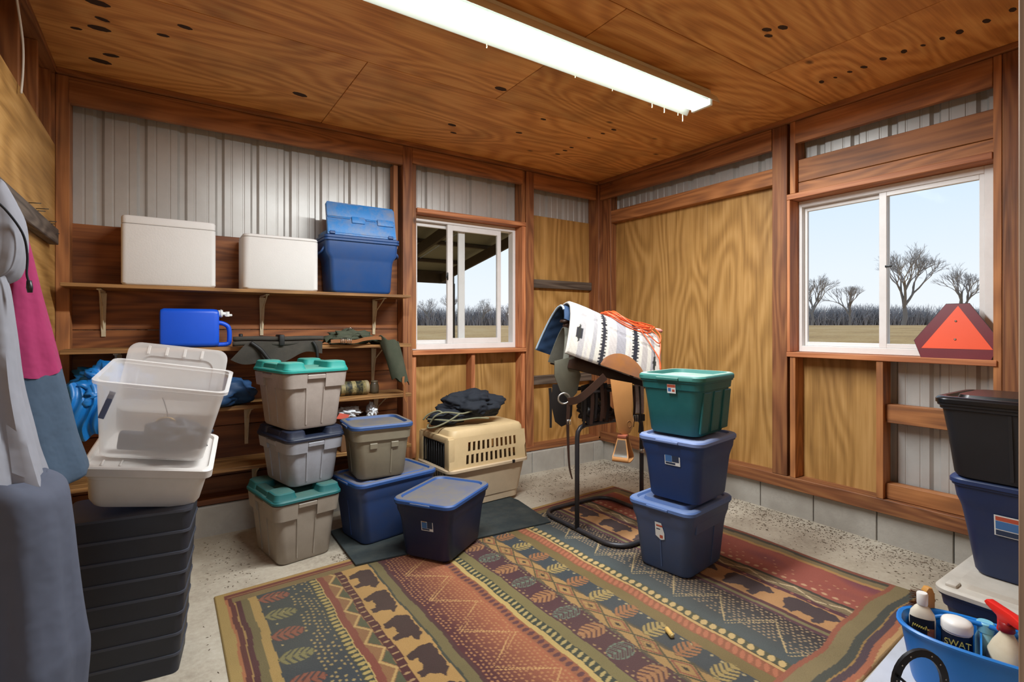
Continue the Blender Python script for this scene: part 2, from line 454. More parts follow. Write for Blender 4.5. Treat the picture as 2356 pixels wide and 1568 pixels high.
# ---- left wall with coats (x = -4.5)
wl = struct('wall_left', 'left wall of plywood with bare studs showing along the top', 'wall')
box('plywood_panel', -4.515, -4.5, -2.4, -.142, .1, 2.53, PLYW('Y'), wl, bev=.001)
box('plywood_panel', -4.515, -4.5, -4.2, -2.404, .1, 2.53, PLYW('Y'), wl, bev=.001)
box('plywood_panel', -4.62, -4.605, -4.2, .0, .0, 3.0, PLANK('Z'), wl, bev=0)
for y in (-.165, -.545, -.97, -1.38, -1.79, -2.2, -2.6, -3.0, -3.4, -3.8, -4.18):
    box('stud', -4.604, -4.516, y-.02, y+.02, 2.0, 2.966, BEAM('Z'), wl, bev=.002)
box('nailer', -4.604, -4.49, -4.2, -.0, 2.967, 2.999, BEAM('Y'), wl, bev=.002)
box('rail', -4.498, -4.455, -2.6, -.36, 1.90, 1.99, WEATH('Y'), wl, bev=.004)
box('stud', -4.604, -4.501, -.139, -.001, .0, 2.966, BEAM('Z'), wl, bev=.002)
box('bottom_plate', -4.604, -4.516, -4.2, -.0, .0, .1, POST('Y'), wl, bev=.002)

# ---- front wall with the doorway the view comes through
wf = struct('wall_front', 'front wall with an open doorway and rough brown timber jamb', 'wall')
box('door_jamb', -2.595, -2.555, -4.12, -3.998, 0, 2.2, wood('jamb_near', '#b0937a', '#997c64', '#7a614c', 'Z', stain=.3, k=14, wide=9, stainc='#3a2c20'), wf, bev=.002)
box('plywood_panel', -2.554, .1, -4.1, -4.02, 0, 3.0, PLYW('Z'), wf, bev=0)
box('plywood_panel', -4.6, -4.44, -4.1, -4.02, 0, 3.0, PLYW('Z'), wf, bev=0)
box('plywood_panel', -4.438, -2.556, -4.1, -4.02, 2.21, 3.0, PLYW('X'), wf, bev=0)

# ---- windows
N = NT('window_glass'); t_ = N.t; t_.nodes.remove(N.b)
out = [q for q in t_.nodes if q.type == 'OUTPUT_MATERIAL'][0]
tr = N.n('ShaderNodeBsdfTransparent'); tr.inputs[0].default_value = (.96, .97, .97, 1)
gl = N.n('ShaderNodeBsdfGlossy'); gl.inputs['Roughness'].default_value = .03
fr = N.n('ShaderNodeFresnel'); fr.inputs[0].default_value = 1.03
mx = N.n('ShaderNodeMixShader'); N.l(fr.outputs[0], mx.inputs[0]); N.l(tr.outputs[0], mx.inputs[1]); N.l(gl.outputs[0], mx.inputs[2]); N.l(mx.outputs[0], out.inputs[0])
M_GLASS = N.m
def frame_bm(axis, u0, u1, z0, z1, wl_, wr_, wt, wb_, d0, d1, bev=.003):
    bm = BM()
    def b(a0, a1, c0, c1):
        if axis == 'A': add_box(bm, a0, a1, d0, d1, c0, c1, bev)
        else: add_box(bm, d0, d1, a0, a1, c0, c1, bev)
    b(u0, u0+wl_, z0, z1); b(u1-wr_, u1, z0, z1)
    b(u0+wl_-.001, u1-wr_+.001, z1-wt, z1); b(u0+wl_-.001, u1-wr_+.001, z0, z0+wb_)
    return bm
w1 = struct('window_1', 'white sliding window half open beside the shelves', 'window')
mk('window_frame', frame_bm('A', -2.146, -1.038, 1.226, 2.418, .045, .03, .045, .05, -.015, .07), M_WHITE, w1, 0)
s1 = mk('fixed_sash', frame_bm('A', -2.10, -1.585, 1.276, 2.372, .03, .068, .035, .035, .035, .06), M_WHITE, w1, 0)
box('pane', -2.071, -1.652, .045, .050, 1.31, 2.338, M_GLASS, s1, bev=0)
s2 = mk('sliding_sash', frame_bm('A', -1.79, -1.205, 1.276, 2.372, .056, .042, .05, .05, -.008, .022), M_WHITE, w1, 0)
box('pane', -1.735, -1.246, .005, .009, 1.325, 2.323, M_GLASS, s2, bev=0)
M_BLACKP = plain('black_plastic', '#141416', .4, var=.1)
bm = BM(); add_box(bm, -1.80, -1.786, -.02, -.006, 1.86, 1.93, .004, 2); add_box(bm, -1.812, -1.796, -.024, -.012, 1.88, 1.905, .003, 2)
mk('latch', bm, M_BLACKP, s2)
w2 = struct('window_2', 'wide white sliding window looking out on bare trees', 'window')
mk('window_frame', frame_bm('B', -3.371, -2.2225, 1.241, 2.387, .068, .025, .045, .045, .085, .17), M_WHITE, w2, 0)
s1 = mk('fixed_sash', frame_bm('B', -2.80, -2.247, 1.286, 2.342, .04, .02, .03, .03, .128, .155), M_WHITE, w2, 0)
box('pane', .139, .143, -2.761, -2.266, 1.315, 2.313, M_GLASS, s1, bev=0)
s2 = mk('sliding_sash', frame_bm('B', -3.304, -2.757, 1.286, 2.342, .025, .045, .03, .03, .092, .122), M_WHITE, w2, 0)
box('pane', .104, .108, -3.28, -2.801, 1.315, 2.313, M_GLASS, s2, bev=0)
bm = BM(); add_box(bm, .080, .093, -2.835, -2.795, 1.83, 1.845, .003, 2); mk('latch', bm, M_BLACKP, s2)
# ================================================================ RUG (print carried by a colour attribute on its pile)
RX0, RW, RL = -3.735, 3.115, 2.33
def rug_far(x): return -1.142+(x+3.738)*.062
def rug_colors(U, Vv):
    """U metres across from the left edge, Vv metres from the far edge"""
    sh = U.shape; C_ = np.zeros(sh+(3,))
    hx = lambda h: np.array(lin(h)[:3])
    def rnd(a, b=0): return np.modf(np.abs(np.sin(a*127.1+b*311.7)*43758.5453))[0]
    def put(m, h, al=1.0): C_[m] = C_[m]*(1-al)+hx(h)*al
    OCH, YEL, MAR, OLI, NAV, RED, ORG, PLUM, DGR = '#a47b38', '#b8984a', '#5c2428', '#6c5f38', '#333d46', '#9c4430', '#a9602f', '#41313a', '#3b4038'
    w = .004*np.sin(Vv*9+U*3)+.003*np.sin(Vv*23)
    u = U+w
    bands = [(0, .05, '#a5853c'), (.05, .062, ORG), (.062, .085, MAR), (.085, .091, OCH), (.091, .115, '#4e1f2c'), (.115, .15, OLI), (.15, .19, '#a8843a'), (.19, .45, NAV), (.45, .49, DGR), (.49, .495, YEL), (.495, .53, '#7e3a2c'),
             (.53, .595, '#8a5d33'), (.595, .635, '#4c2026'), (.635, .79, '#ab7f38'), (.79, .802, DGR), (.802, .85, OLI), (.85, .868, '#4b2a2e'), (.868, 1.17, MAR), (1.17, 1.222, '#93522e'), (1.222, 1.25, YEL), (1.25, 1.30, '#2e3a33'), (1.30, 1.36, '#75683a'),
             (1.36, 1.53, '#4d2a35'), (1.53, 1.635, '#a67c3c'), (1.635, 1.76, '#35414a'), (1.76, 1.832, '#776233'), (1.832, 1.90, '#94502f'), (1.90, 1.916, '#c49a52'), (1.916, 1.92, '#2c302a'), (1.92, 1.97, '#4c4f3c'), (1.97, 2.29, '#3c464c'),
             (2.29, 2.312, '#5a3442'), (2.312, 2.335, '#7d7148'), (2.335, 2.362, '#5a3038'), (2.362, 2.54, '#b98247'), (2.54, 2.575, '#5d3240'), (2.575, 2.645, '#8a7350'), (2.645, 2.668, '#454039'), (2.668, 2.98, '#a34b3c'), (2.98, 3.008, '#b5833f'), (3.008, 3.055, '#86714a'), (3.055, 3.085, '#4a443c'), (3.085, 3.2, '#8c4838')]
    for a, b, h in bands: put((u >= a) & (u < b), h)
    # gradients inside the dotted fields
    m = (u >= .868) & (u < 1.17); t = np.clip((u-.9)/.24, 0, 1)[m][:, None]; C_[m] = hx('#4f1f2a')*(1-t)+hx('#a2552f')*t
    m = (u >= 1.97) & (u < 2.29); t = np.clip((u-2.0)/.26, 0, 1)[m][:, None]; C_[m] = hx('#465357')*(1-t)+hx('#332c33')*t
    m = (u >= 2.668) & (u < 2.98); t = (np.clip(np.sin(Vv*13)*.5+.5*np.sin(u*31+Vv*5), 0, 1)*np.clip((u-2.76)/.15, 0, 1))[m][:, None]; C_[m] = C_[m]*(1-.7*t)+hx('#6b3450')*.7*t
    m = (u >= .19) & (u < .45); t = (.5+.5*np.sin(Vv*4))[m][:, None]*.35; C_[m] = C_[m]*(1-t)+hx('#3f4a3c')*t
    def dots(a, b, su, sv, r, h, pr=1., stag=True, ju=0.):
        i = np.floor((u-a)/su); vv = Vv+(np.mod(i, 2)*.5*sv if stag else 0)
        j = np.floor(vv/sv); du = (u-a)-(i+.5)*su+(rnd(i, j)-.5)*ju; dv = vv-(j+.5)*sv
        mm = (u >= a) & (u < b) & (du**2+(dv*.8)**2 < r*r) & (rnd(i+3, j+7) < pr); put(mm, h, .85)
    def ticks(a, b, sv, wd, h, slant=0.):
        vv = Vv+slant*(u-a); q = np.abs(np.mod(vv, sv)-sv/2); c0 = (a+b)/2; hw = (b-a)/2
        put((u >= a) & (u < b) & (q < wd*np.sqrt(np.clip(1-((u-c0)/hw)**2, 0, 1))), h)
    dots(.33, .44, .024, .03, .0062, '#a88b4a', .75, ju=.008); dots(.20, .3, .05, .19, .006, '#b59a58', .8)
    ticks(.452, .49, .034, .011, '#a99045'); ticks(.598, .632, .05, .006, '#a07a4a')
    z = np.abs(np.mod(Vv, .16)-.08)/.08; zz = .535+.055*z
    put((np.abs(u-zz) < .007) & (u > .53) & (u < .597), '#b58f48'); put((u > zz+.012) & (u < .592), '#4d5038'); 
    dots(.87, 1.16, .021, .024, .0055, '#b0743e', .9, ju=.006)
    for k_ in (0., .018):
        a_ = np.abs(np.mod(Vv+.06+k_, .32)-.16)/.16; tri = .93+(.22-k_)*a_
        q = np.mod(Vv+u*.7, .018); put((np.abs(u-tri) < .0048) & (q < .011) & (u < 1.165), '#c08f4a')
    ticks(1.175, 1.215, .038, .012, '#5d3138'); ticks(1.254, 1.298, .036, .009, '#a9914e', .25)
    dots(1.36, 1.40, .03, .034, .006, '#a8814a', .9); dots(1.49, 1.53, .022, .026, .0055, '#9a8450', .8)
    dots(1.735, 1.765, .026, .05, .007, '#b59e66', .8)
    ticks(1.838, 1.895, .036, .012, '#b5623c', .4); ticks(1.922, 1.968, .047, .016, '#c9a660', .2)
    dots(2.07, 2.29, .021, .025, .0055, '#b08f66', .85, ju=.006)
    for k_ in (0., .016):
        a_ = np.abs(np.mod(Vv+.02+k_, .30)-.15)/.15; tri = 2.235-(.215-k_)*a_
        q = np.mod(Vv+u*.7, .02); put((np.abs(u-tri) < .005) & (q < .012) & (u > 1.985), '#c5a66a')
    dots(2.545, 2.572, .027, .09, .008, '#a05a48', .9)
    z = np.abs(np.mod(Vv, .26)-.13)/.13; put((np.abs(u-(2.585+.05*z)) < .006) & (u > 2.575) & (u < 2.645), '#cdb182'); put((np.abs(u-(2.63-.05*z)) < .004) & (u > 2.575) & (u < 2.645), '#6d5d44')
    dots(2.69, 2.72, .03, .055, .012, '#d0a070', 1., False); dots(2.73, 2.86, .035, .05, .006, '#c98a5e', .5, ju=.02)
    # fern leaves: outline of lobes on a midrib
    def leaf(cu, cv, ang, L_, h, h2=None, outline=False):
        du, dv = u-cu, Vv-cv; ca, sa = math.cos(ang), math.sin(ang)
        a = du*ca+dv*sa; b = np.abs(-du*sa+dv*ca)
        s = (a+L_/2)/L_; env = .62*L_*np.clip(s, 0, 1)**.5*(1-np.clip(s, 0, 1))**.55*1.15
        lob = np.mod(a-b*.75, L_/5.2)/(L_/5.2)
        m = (s > 0) & (s < 1) & (b < env) & ((lob > .26) | (b < .008))
        if outline: m = m & ((lob < .45) | (lob > .85) | (b > env*.82))
        put(m, h)
        if h2: put(m & (lob > .26) & (lob < .42), h2)
    for i in range(13):
        leaf(.262, .20+.192*i, .2, .15, ('#8a4a35', '#7c7444')[i % 2], ('#5f2f28', '#565236')[i % 2])
        leaf(1.702, .32+.183*i, .1, .15, ('#a06334', '#a58a46')[i % 2], '#5a4a2c')
    for i in range(14):
        leaf(1.447, .33+.183*i, PI+.1, .155, ('#a06a3a', '#5f7260')[i % 2], ('#6f4228', None)[i % 2], bool(i % 2))
    # centre chain of diamonds
    per = .39; q = np.mod(Vv-.20, per)/per; zig = np.abs(q-.5)*2; cu = 1.583; d = np.abs(u-cu)/.05+np.abs(np.mod(Vv-.20, per/2)-per/4)/(per/4)
    chain = (u > 1.52) & (u < 1.645)
    put(chain & (np.abs(u-cu) > .052+.012*np.sin(Vv*2*PI/.195)), '#49453a', .8)
    put(chain & (np.abs(d-1) < .10), '#4b4530'); put(chain & (np.abs(d-.72) < .10), '#8d4a32'); put(chain & (d < .22), '#33302a')
    x1 = np.mod(Vv*1.0+(u-cu)*1.6, .06); x2 = np.mod(Vv-(u-cu)*1.6, .06); hatch = chain & (q > .5) & (d < .9) & ((x1 < .008) | (x2 < .008)); put(hatch, '#7c5a30')
    # bears
    bear = [(-.13, .02), (-.125, .05), (-.10, .072), (-.05, .08), (0, .074), (.03, .082), (.06, .078), (.085, .066), (.098, .074), (.11, .066), (.122, .05), (.148, .034), (.148, .020), (.122, .014), (.10, .006), (.09, -.02), (.088, -.072), (.045, -.072), (.04, -.034), (0, -.03), (-.04, -.034), (-.05, -.072), (-.098, -.072), (-.106, -.03), (-.125, -.01)]
    def inpoly(X, Y, poly):
        ins = np.zeros(X.shape, bool); n = len(poly)
        for i in range(n):
            (x0, y0), (x1_, y1) = poly[i], poly[i-1]
            c_ = ((y0 > Y) != (y1 > Y)) & (X < (x1_-x0)*(Y-y0)/(y1-y0+1e-12)+x0); ins ^= c_
        return ins
    def bearat(cu_, cv_, s, h, fl=1):
        n_ = .003*np.sin(U*140)+.003*np.sin(Vv*120)
        X = (Vv-cv_+n_)/s; Y = (cu_-u+n_)/s*fl
        sub = (np.abs(X) < .15) & (np.abs(Y) < .12); r_ = np.zeros(sh, bool); r_[sub] = inpoly(X[sub], Y[sub], bear); put(r_, h)
    for i in range(8): bearat(.712, .30+.285*i, .88, '#3d2a2c', -1)
    for i in range(7): bearat(2.452, .30+.335*i, 1.0, '#493a40', -1)
    # end borders
    ww = .012*np.sin(U*6.5)+.006*np.sin(U*15)
    vf = Vv; vn = RL-Vv+ww
    for a, b, h in ((.082, .13, '#7a6338'), (.03, .082, '#6f2f28'), (.062, .068, OCH), (.0, .034, '#a9813b')):
        put((vf >= a) & (vf < b) & (U > a*.9) & (U < RW-.5*a), h)
    for a, b, h in ((.185, .21, '#9a5138'), (.118, .187, '#86734a'), (.083, .12, '#474b46'), (.076, .084, OCH), (.045, .077, '#54404a'), (.02, .046, '#b0603c'), (-.1, .021, '#c39555')):
        put((vn >= a) & (vn < b) & (U > a*.5), h)
    m = (u < .05); put(m, '#a5853c')
    # wear: pale dusty walk line
    n_ = np.clip(np.sin(U*2.1+1.)*np.sin(Vv*2.6+.4), 0, 1)[..., None]*.10
    C_ = C_*(1-n_)+hx('#8f7f66')*n_; gr = C_.mean(-1, keepdims=True); C_ = gr+(C_-gr)*.80
    return C_*.74+hx('#75654f')*.10
st = .0046
nu, nv = int(RW/st)+1, int(RL/st)+1
U, Vv = np.meshgrid(np.linspace(0, RW, nu), np.linspace(0, RL, nv))
colr = rug_colors(U, Vv)
X = RX0+U; Y = rug_far(X)-Vv
X = X+np.where(U > RW-.06, .012*np.sin(Vv*6), 0)
Z = .009+.0012*np.sin(U*7)*np.sin(Vv*5)+.006*np.clip((Vv-RL+.3)/.3, 0, 1)*(.5+.5*np.sin(U*9))
Y = Y+np.where(Vv > RL-.02, 0, 0)
edge = (U < st*.5) | (U > RW-st*.5) | (Vv < st*.5) | (Vv > RL-st*.5); Z = np.where(edge, .0005, Z)
me = bpy.data.meshes.new('area_rug'); nvert = nu*nv
me.vertices.add(nvert); me.vertices.foreach_set('co', np.stack([X, Y, Z], -1).reshape(-1).astype(np.float32))
idx = np.arange(nvert).reshape(nv, nu)
quads = np.stack([idx[:-1, :-1], idx[1:, :-1], idx[1:, 1:], idx[:-1, 1:]], -1).reshape(-1, 4)
nf = len(quads); me.loops.add(nf*4); me.loops.foreach_set('vertex_index', quads.reshape(-1).astype(np.int32))
me.polygons.add(nf); me.polygons.foreach_set('loop_start', np.arange(0, nf*4, 4, dtype=np.int32)); me.polygons.foreach_set('loop_total', np.full(nf, 4, np.int32))
me.update(calc_edges=True)
at = me.color_attributes.new('Col', 'FLOAT_COLOR', 'POINT')
at.data.foreach_set('color', np.concatenate([colr, np.ones(colr.shape[:2]+(1,))], -1).reshape(-1).astype(np.float32))
me.materials.append(vcol('rug_pile', rough=.95, bump=.5))
rug = link(bpy.data.objects.new('area_rug', me)); tag(rug, 'large patterned lodge rug with bears, ferns and dotted bands', 'rug')

# ---- rubber mat under the blue bins
bm = BM(); prism(bm, [(-3.0, -.62), (-3.01, -1.22), (-1.63, -1.335), (-1.56, -.82), (-1.6, -.55), (-2.2, -.45)], .011, .022, 'XY', bev=.002)
mt = mk('rubber_mat', bm, plain('dark_mat', '#1e282b', .8, var=.2, grime=.25, grimec='#5a5a50', bump=.2), None, 0)
tag(mt, 'dark green black rubber mat lying under the blue bins', 'mat')

# ---- pale board on the floor by the doorway
bm = BM(); prism(bm, [(-2.4, -3.97), (-.95, -3.97), (-.95, -3.30), (-1.65, -3.352), (-2.4, -3.40)], .0, .006, 'XY')
fixn(bm); o = mk('floor_board', bm, plain('pale_board', '#bcbfca', .6, var=.06, grime=.15), None, 0)
tag(o, 'pale grey board on the floor under the blue caddy', 'board')

# ---- loose dirt on the concrete
bm = BM(); rng = random.Random(3)
def crumb(x, y, s):
    a = rng.uniform(0, PI); l_ = s*rng.uniform(.8, 2.2); ca, sa = math.cos(a), math.sin(a); h = s*.5
    b_ = [bm.verts.new((x+ca*p*l_-sa*q*s*.5, y+sa*p*l_+ca*q*s*.5, .0004)) for p, q in ((-1, 0), (0, -1), (1, 0), (0, 1))]; t_ = bm.verts.new((x, y, h))
    for i in range(4): bm.faces.new((b_[i], b_[(i+1) % 4], t_))
for i in range(2600):                                    # along the block footing of the side wall
    y = rng.uniform(-3.35, -.3); x = -.01-abs(rng.gauss(0, .22))
    if x > -.6: crumb(x, y, rng.uniform(.003, .007))
for i in range(600):                                     # back corner
    x = rng.uniform(-1.4, -.05); y = rng.uniform(-.92, -.22); crumb(x, y, rng.uniform(.003, .007))
for i in range(260):                                     # left of the rug and by the stacks
    x = rng.uniform(-4.2, -3.76) if i % 2 else rng.uniform(-3.76, -3.5); y = rng.uniform(-2.3, -.8) if i % 2 else rng.uniform(-1.07, -.3); (x > -3.8 or y < -1.85) and crumb(x, y, rng.uniform(.003, .006))
for i in range(60):
    crumb(rng.uniform(-3.1, -2.98), rng.uniform(-1.08, -.98), rng.uniform(.003, .006))
o = mk('floor_dirt', bm, plain('dirt_crumb', '#4a3826', .95, var=.3), None, 0); tag(o, 'dark crumbs of dirt scattered over the concrete floor', 'dirt', kind='stuff')
# cork
k_ = thing('wine_cork', 'small tan cork lying on the rug', 'cork', (-2.019, -2.709, .0225), math.radians(65))
bm = BM(); tube(bm, [(-.028, 0, 0), (-.026, 0, 0), (.026, 0, 0), (.028, 0, 0)], [.0105, .0118, .0118, .0105], 14); mk('cork_body', bm, plain('cork', '#c9a55c', .8, var=.15, grime=.3, grimec='#8d6a35', scale=60), k_)
bm = BM(); tube(bm, [(-.0292, 0, 0), (-.0281, 0, 0)], .009, 14); mk('stained_end', bm, plain('cork_stain', '#d9c486', .8), k_)
# ================================================================ STORAGE TOTES
def tote_body(L, W, H, base=.82, rad=.05, style='plain', band=.24, step=.012):
    """hollow tapered tub with rim; long side on x"""
    bm = BM(); hx, hy = L/2, W/2
    def at(t, grow=0., r=None): s = base+(1-base)*t; return hx*s-.012+grow, hy*s-.012+grow
    rs = []
    def ring(z, g=0., t=None):
        a, b = at(z/H if t is None else t, g); rs.append(rrect(a, b, rad, 5, z))
    ring(.0, -.018); ring(.004, -.006); ring(.018, 0)
    if style == 'band':
        ring(H*(1-band)-.006, 0); ring(H*(1-band), step); ring(H-.03, step)
    elif style == 'curve':
        ring(H*(1-band)-.03, 0); ring(H*(1-band), .004); ring(H*(1-band)+.03, step); ring(H-.03, step)
    else:
        ring(H*.5, 0); ring(H-.03, 0)
    g = step if style in ('band', 'curve') else 0
    ring(H-.026, g+.006); ring(H, g+.006); ring(H, g-.004); ring(H-.01, g-.006)
    a, b = at(.1, -.008); rs.append(rrect(a, b, rad, 5, .012))
    rings(bm, rs, True, True, True); fixn(bm)
    return bm
def flat_lid(L, W, rad=.06, h=.028, rec=.010, over=.008, plateau=None, tabs=True):
    bm = BM(); hx, hy = L/2, W/2; rs = []
    for dx, z in ((over-.003, 0), (over, .002), (over, h*.62), (over-.006, h*.9), (over-.014, h), (-.022, h), (-.030, h-rec), ):
        rs.append(rrect(hx+dx, hy+dx, rad, 6, z))
    if plateau: rs += [rrect(hx-.055, hy-.055, rad*.8, 6, h-rec), rrect(hx-.062, hy-.062, rad*.8, 6, h-rec+plateau), rrect(hx-.075, hy-.075, rad*.7, 6, h-rec+plateau)]
    rings(bm, rs, True, True, True)
    if tabs:
        for s in (-1, 1): add_box(bm, s*(hx+over)-.008, s*(hx+over)+.008, -.07, .07, .001, h*.55, .004, 2)
    fixn(bm); return bm
def rough_lid(L, W, rad=.055, h=.024):
    """lid with a raised pad at every corner and lower bays between them"""
    bm = BM(); hx, hy = L/2, W/2
    rs = [rrect(hx+d, hy+d, rad, 6, z) for d, z in ((.004, 0), (.008, .002), (.008, .014), (.003, h-.003), (-.006, h))]
    rings(bm, rs, True, True, True)
    pads = []
    for sx_ in (-1, 1):
        for sy_ in (-1, 1):
            cx_, cy_ = sx_*(hx*.66), sy_*(hy*.66); r2 = [rrect(hx*.31-d, hy*.31-d, .035, 5, z, cx_, cy_) for d, z in ((-.006, h-.002), (0, h+.012), (.004, h+.034), (.012, h+.04))]
            rings(bm, r2, True, False, True)
    # raised long rims join the pads
    for sy_ in (-1, 1):
        rings(bm, [rrect(hx*.42, hy*.16-d, .02, 4, z, 0, sy_*hy*.80) for d, z in ((0, h-.002), (.004, h+.026), (.01, h+.03))], True, False, True)
    fixn(bm); return bm
def groove_bm(L, W, H, base, xs, side, z0, z1, w=.012, proud=.004):
    """vertical ribs standing on a side wall: side is 'y-','y+','x-','x+'"""
    bm = BM()
    for x in xs:
        pts = []
        for z in (z0, z1):
            s = base+(1-base)*z/H
            for dx in (-w/2, w/2):
                for dd in (-.004, proud):
                    if side[0] == 'y': p = (x*s+dx, (1 if side[1] == '+' else -1)*(W/2*s-.012+dd), z)
                    else: p = ((1 if side[1] == '+' else -1)*(L/2*s-.012+dd), x*s+dx, z)
                    pts.append(bm.verts.new(p))
        a = pts
        for q in ((0, 1, 3, 2), (4, 6, 7, 5), (0, 4, 5, 1), (2, 3, 7, 6), (1, 5, 7, 3), (0, 2, 6, 4)): bm.faces.new([a[i] for i in q])
    fixn(bm); return bm
def side_panel(t, L, W, H, base, side, x0, x1, z0, z1, mat, name='side_panel', proud=.006, bev=.003):
    """a shallow raised panel moulded on a sloping side wall"""
    bm = BM(); P = []
    for d in (-.006, proud):
        for z in (z0, z1):
            s = base+(1-base)*z/H
            for x in (x0, x1):
                sg = 1 if side[1] == '+' else -1
                P.append(bm.verts.new((x, sg*(W/2*s-.012+d), z) if side[0] == 'y' else (sg*(L/2*s-.012+d), x, z)))
    for q in ((0, 1, 3, 2), (4, 5, 7, 6), (0, 1, 5, 4), (2, 3, 7, 6), (0, 2, 6, 4), (1, 3, 7, 5)): bm.faces.new([P[i] for i in q])
    fixn(bm)
    if bev: bmesh.ops.bevel(bm, geom=bm.edges[:], offset=bev, segments=1, affect='EDGES')
    return mk(name, bm, mat, t, 0)
M_PAPER = plain('label_paper', '#d4d8d8', .6, var=.05)
M_INKB = plain('label_blue', '#3d6da8', .6, var=.05); M_INKD = plain('label_dark', '#22324e', .6); M_INKR = plain('label_red', '#b0503a', .6); M_YELT0 = plain('label_tan', '#c7a878', .6)
def sticker(t, L, W, H, base, side, x, z, w, h, bits, mat=None, extra=.0, poly=None):
    """paper label stuck on a sloping side, with printed blocks"""
    sg = 1 if side[1] == '+' else -1; half = W/2 if side[0] == 'y' else L/2
    sl = half*(1-base)/H; s = base+(1-base)*z/H; d = half*s-.012+.0012+extra
    bm = BM()
    pl = poly or [(-w/2, -h/2), (w/2, -h/2), (w/2, h/2), (-w/2, h/2)]
    prism(bm, pl, -.0008, .0004, 'XY')
    o = mk('label', bm, mat or M_PAPER, t, 0)
    tilt = math.atan(sl)
    # local: x -> along the side, y -> up, z -> outward
    if side[0] == 'y': out = Vector((0, sg, sl*-1)).normalized(); al = Vector((-sg, 0, 0)) if sg > 0 else Vector((1, 0, 0)); pos = Vector((x, sg*d, z))
    else: out = Vector((sg, 0, -sl)).normalized(); al = Vector((0, sg, 0)); pos = Vector((sg*d, x, z))
    up = out.cross(al); M = Matrix((al, up, out)).transposed().to_4x4(); M.translation = pos; o.matrix_local = M
    for bx, by, bw, bh, m in bits:
        b2 = BM(); add_box(b2, bx-bw/2, bx+bw/2, by-bh/2, by+bh/2, .0003, .0009); mk('print', b2, m, o, 0)
    return o
T_GREY = dict(L=.52, W=.41, H=.40)
def mat_pl(key, col, **k): return plain(key, col, k.pop('rough', .5), var=.06, grime=k.pop('grime', .25), grimec=k.pop('grimec', '#5c5346'), **k)
M_GREYA = mat_pl('tote_stone', '#a69a92', bump=.08); M_GREYB = mat_pl('tote_cool_grey', '#9a9ba3', bump=.08); M_GREYC = mat_pl('tote_warm_grey', '#958a7d', bump=.08); M_TAUPE = mat_pl('tote_taupe', '#857c69', bump=.08)
M_TEALLID = dusty('lid_teal', '#1f8d84', '#8fae98', .5); M_TEALDK = dusty('lid_teal_dusty', '#1b5f60', '#586a5c', .6); M_NAVYLID = plain('lid_navy', '#1d2538', .45, var=.08)
M_BLUELIDD = dusty('lid_blue_dusty', '#2c4a7c', '#6f6656', 1.1); M_BLUELIDE = dusty('lid_blue_grit', '#264a84', '#6f6759', 1.0)

def corner_bands(L, W, H, base, z0, z1, g, rad=.05, f0=.30, f1=.42, lip=True):
    """moulded corner blocks under the rim, leaving a handle bay in the middle of every side"""
    out = []
    def pt(x, y, z, gg):
        s = base+(1-base)*z/H; return s, gg
    def outline(z, gg):
        s = base+(1-base)*z/H; hx, hy = L/2*s-.012+gg, W/2*s-.012+gg
        return hx, hy
    for qx, qy, a0 in ((1, 1, 0), (-1, 1, 90), (-1, -1, 180), (1, -1, 270)):
        def seq(z, gg):
            hx, hy = outline(z, gg); P = []
            arc = [(qx*(hx-rad)+rad*math.cos(math.radians(a0+90*i/5)), qy*(hy-rad)+rad*math.sin(math.radians(a0+90*i/5)), z) for i in range(6)]
            fx = (L/2*.8)*(f1 if qx > 0 else f0)*qx; fy = (W/2*.8)*(f1 if qy > 0 else f0)*qy
            first_vertical = a0 in (0, 180)
            ex = (fx, qy*hy, z); ey = (qx*hx, fy, z)
            return ([ey]+arc+[ex]) if first_vertical else ([ex]+arc+[ey])
        ib, ob, ot, it = seq(z0, -.004), seq(z0, g), seq(z1, g), seq(z1, -.004)
        bm = BM(); rings(bm, [[a, b, c, d] for a, b, c, d in zip(ib, ob, ot, it)]); fixn(bm); out.append(bm)
    return out
def roughneck(name, label, loc, rz, L, W, H, body, lid, group=None):
    """moulded tote: corner blocks, handle bays between them, lid with raised corner pads"""
    t = thing(name, label, 'storage tote', loc, rz, group); base = .84
    mk('body', tote_body(L, W, H, base, .05, 'plain'), body, t)
    for bm in corner_bands(L, W, H, base, H*.70, H-.026, .015): mk('corner_block', bm, body, t, 40)
    for side in ('x-', 'x+', 'y-', 'y+'):
        hw = (W if side[0] == 'x' else L)/2*.8
        for q in (-hw*.30, hw*.42): mk('rib', groove_bm(L, W, H, base, (q,), side, .03, H*.70, .007, .005), body, t, 0)
        side_panel(t, L, W, H, base, side, -hw*.30, hw*.42, H-.06, H-.03, body, 'handle', .018, .005)
    mk('lid', rough_lid(L, W), lid, t, loc=(0, 0, H-.018))
    return t
# --- grey stack by the shelves (long side away from the view)
A90 = PI/2
roughneck('storage_tote', 'warm grey tote with dusty teal lid standing on concrete at the bottom of its stack', (-3.263, -.735, 0), math.radians(10)+A90, .52, .41, .40, M_GREYC, M_TEALDK)
roughneck('storage_tote', 'cool grey tote with dark navy lid, in the middle of the grey stack', (-3.215, -.712, .446), math.radians(13)+A90, .49, .37, .305, M_GREYB, M_NAVYLID)
roughneck('storage_tote', 'pale stone grey tote with clean teal lid, topmost of the grey stack', (-3.215, -.715, .798), math.radians(12)+A90, .52, .41, .37, M_GREYA, M_TEALLID)

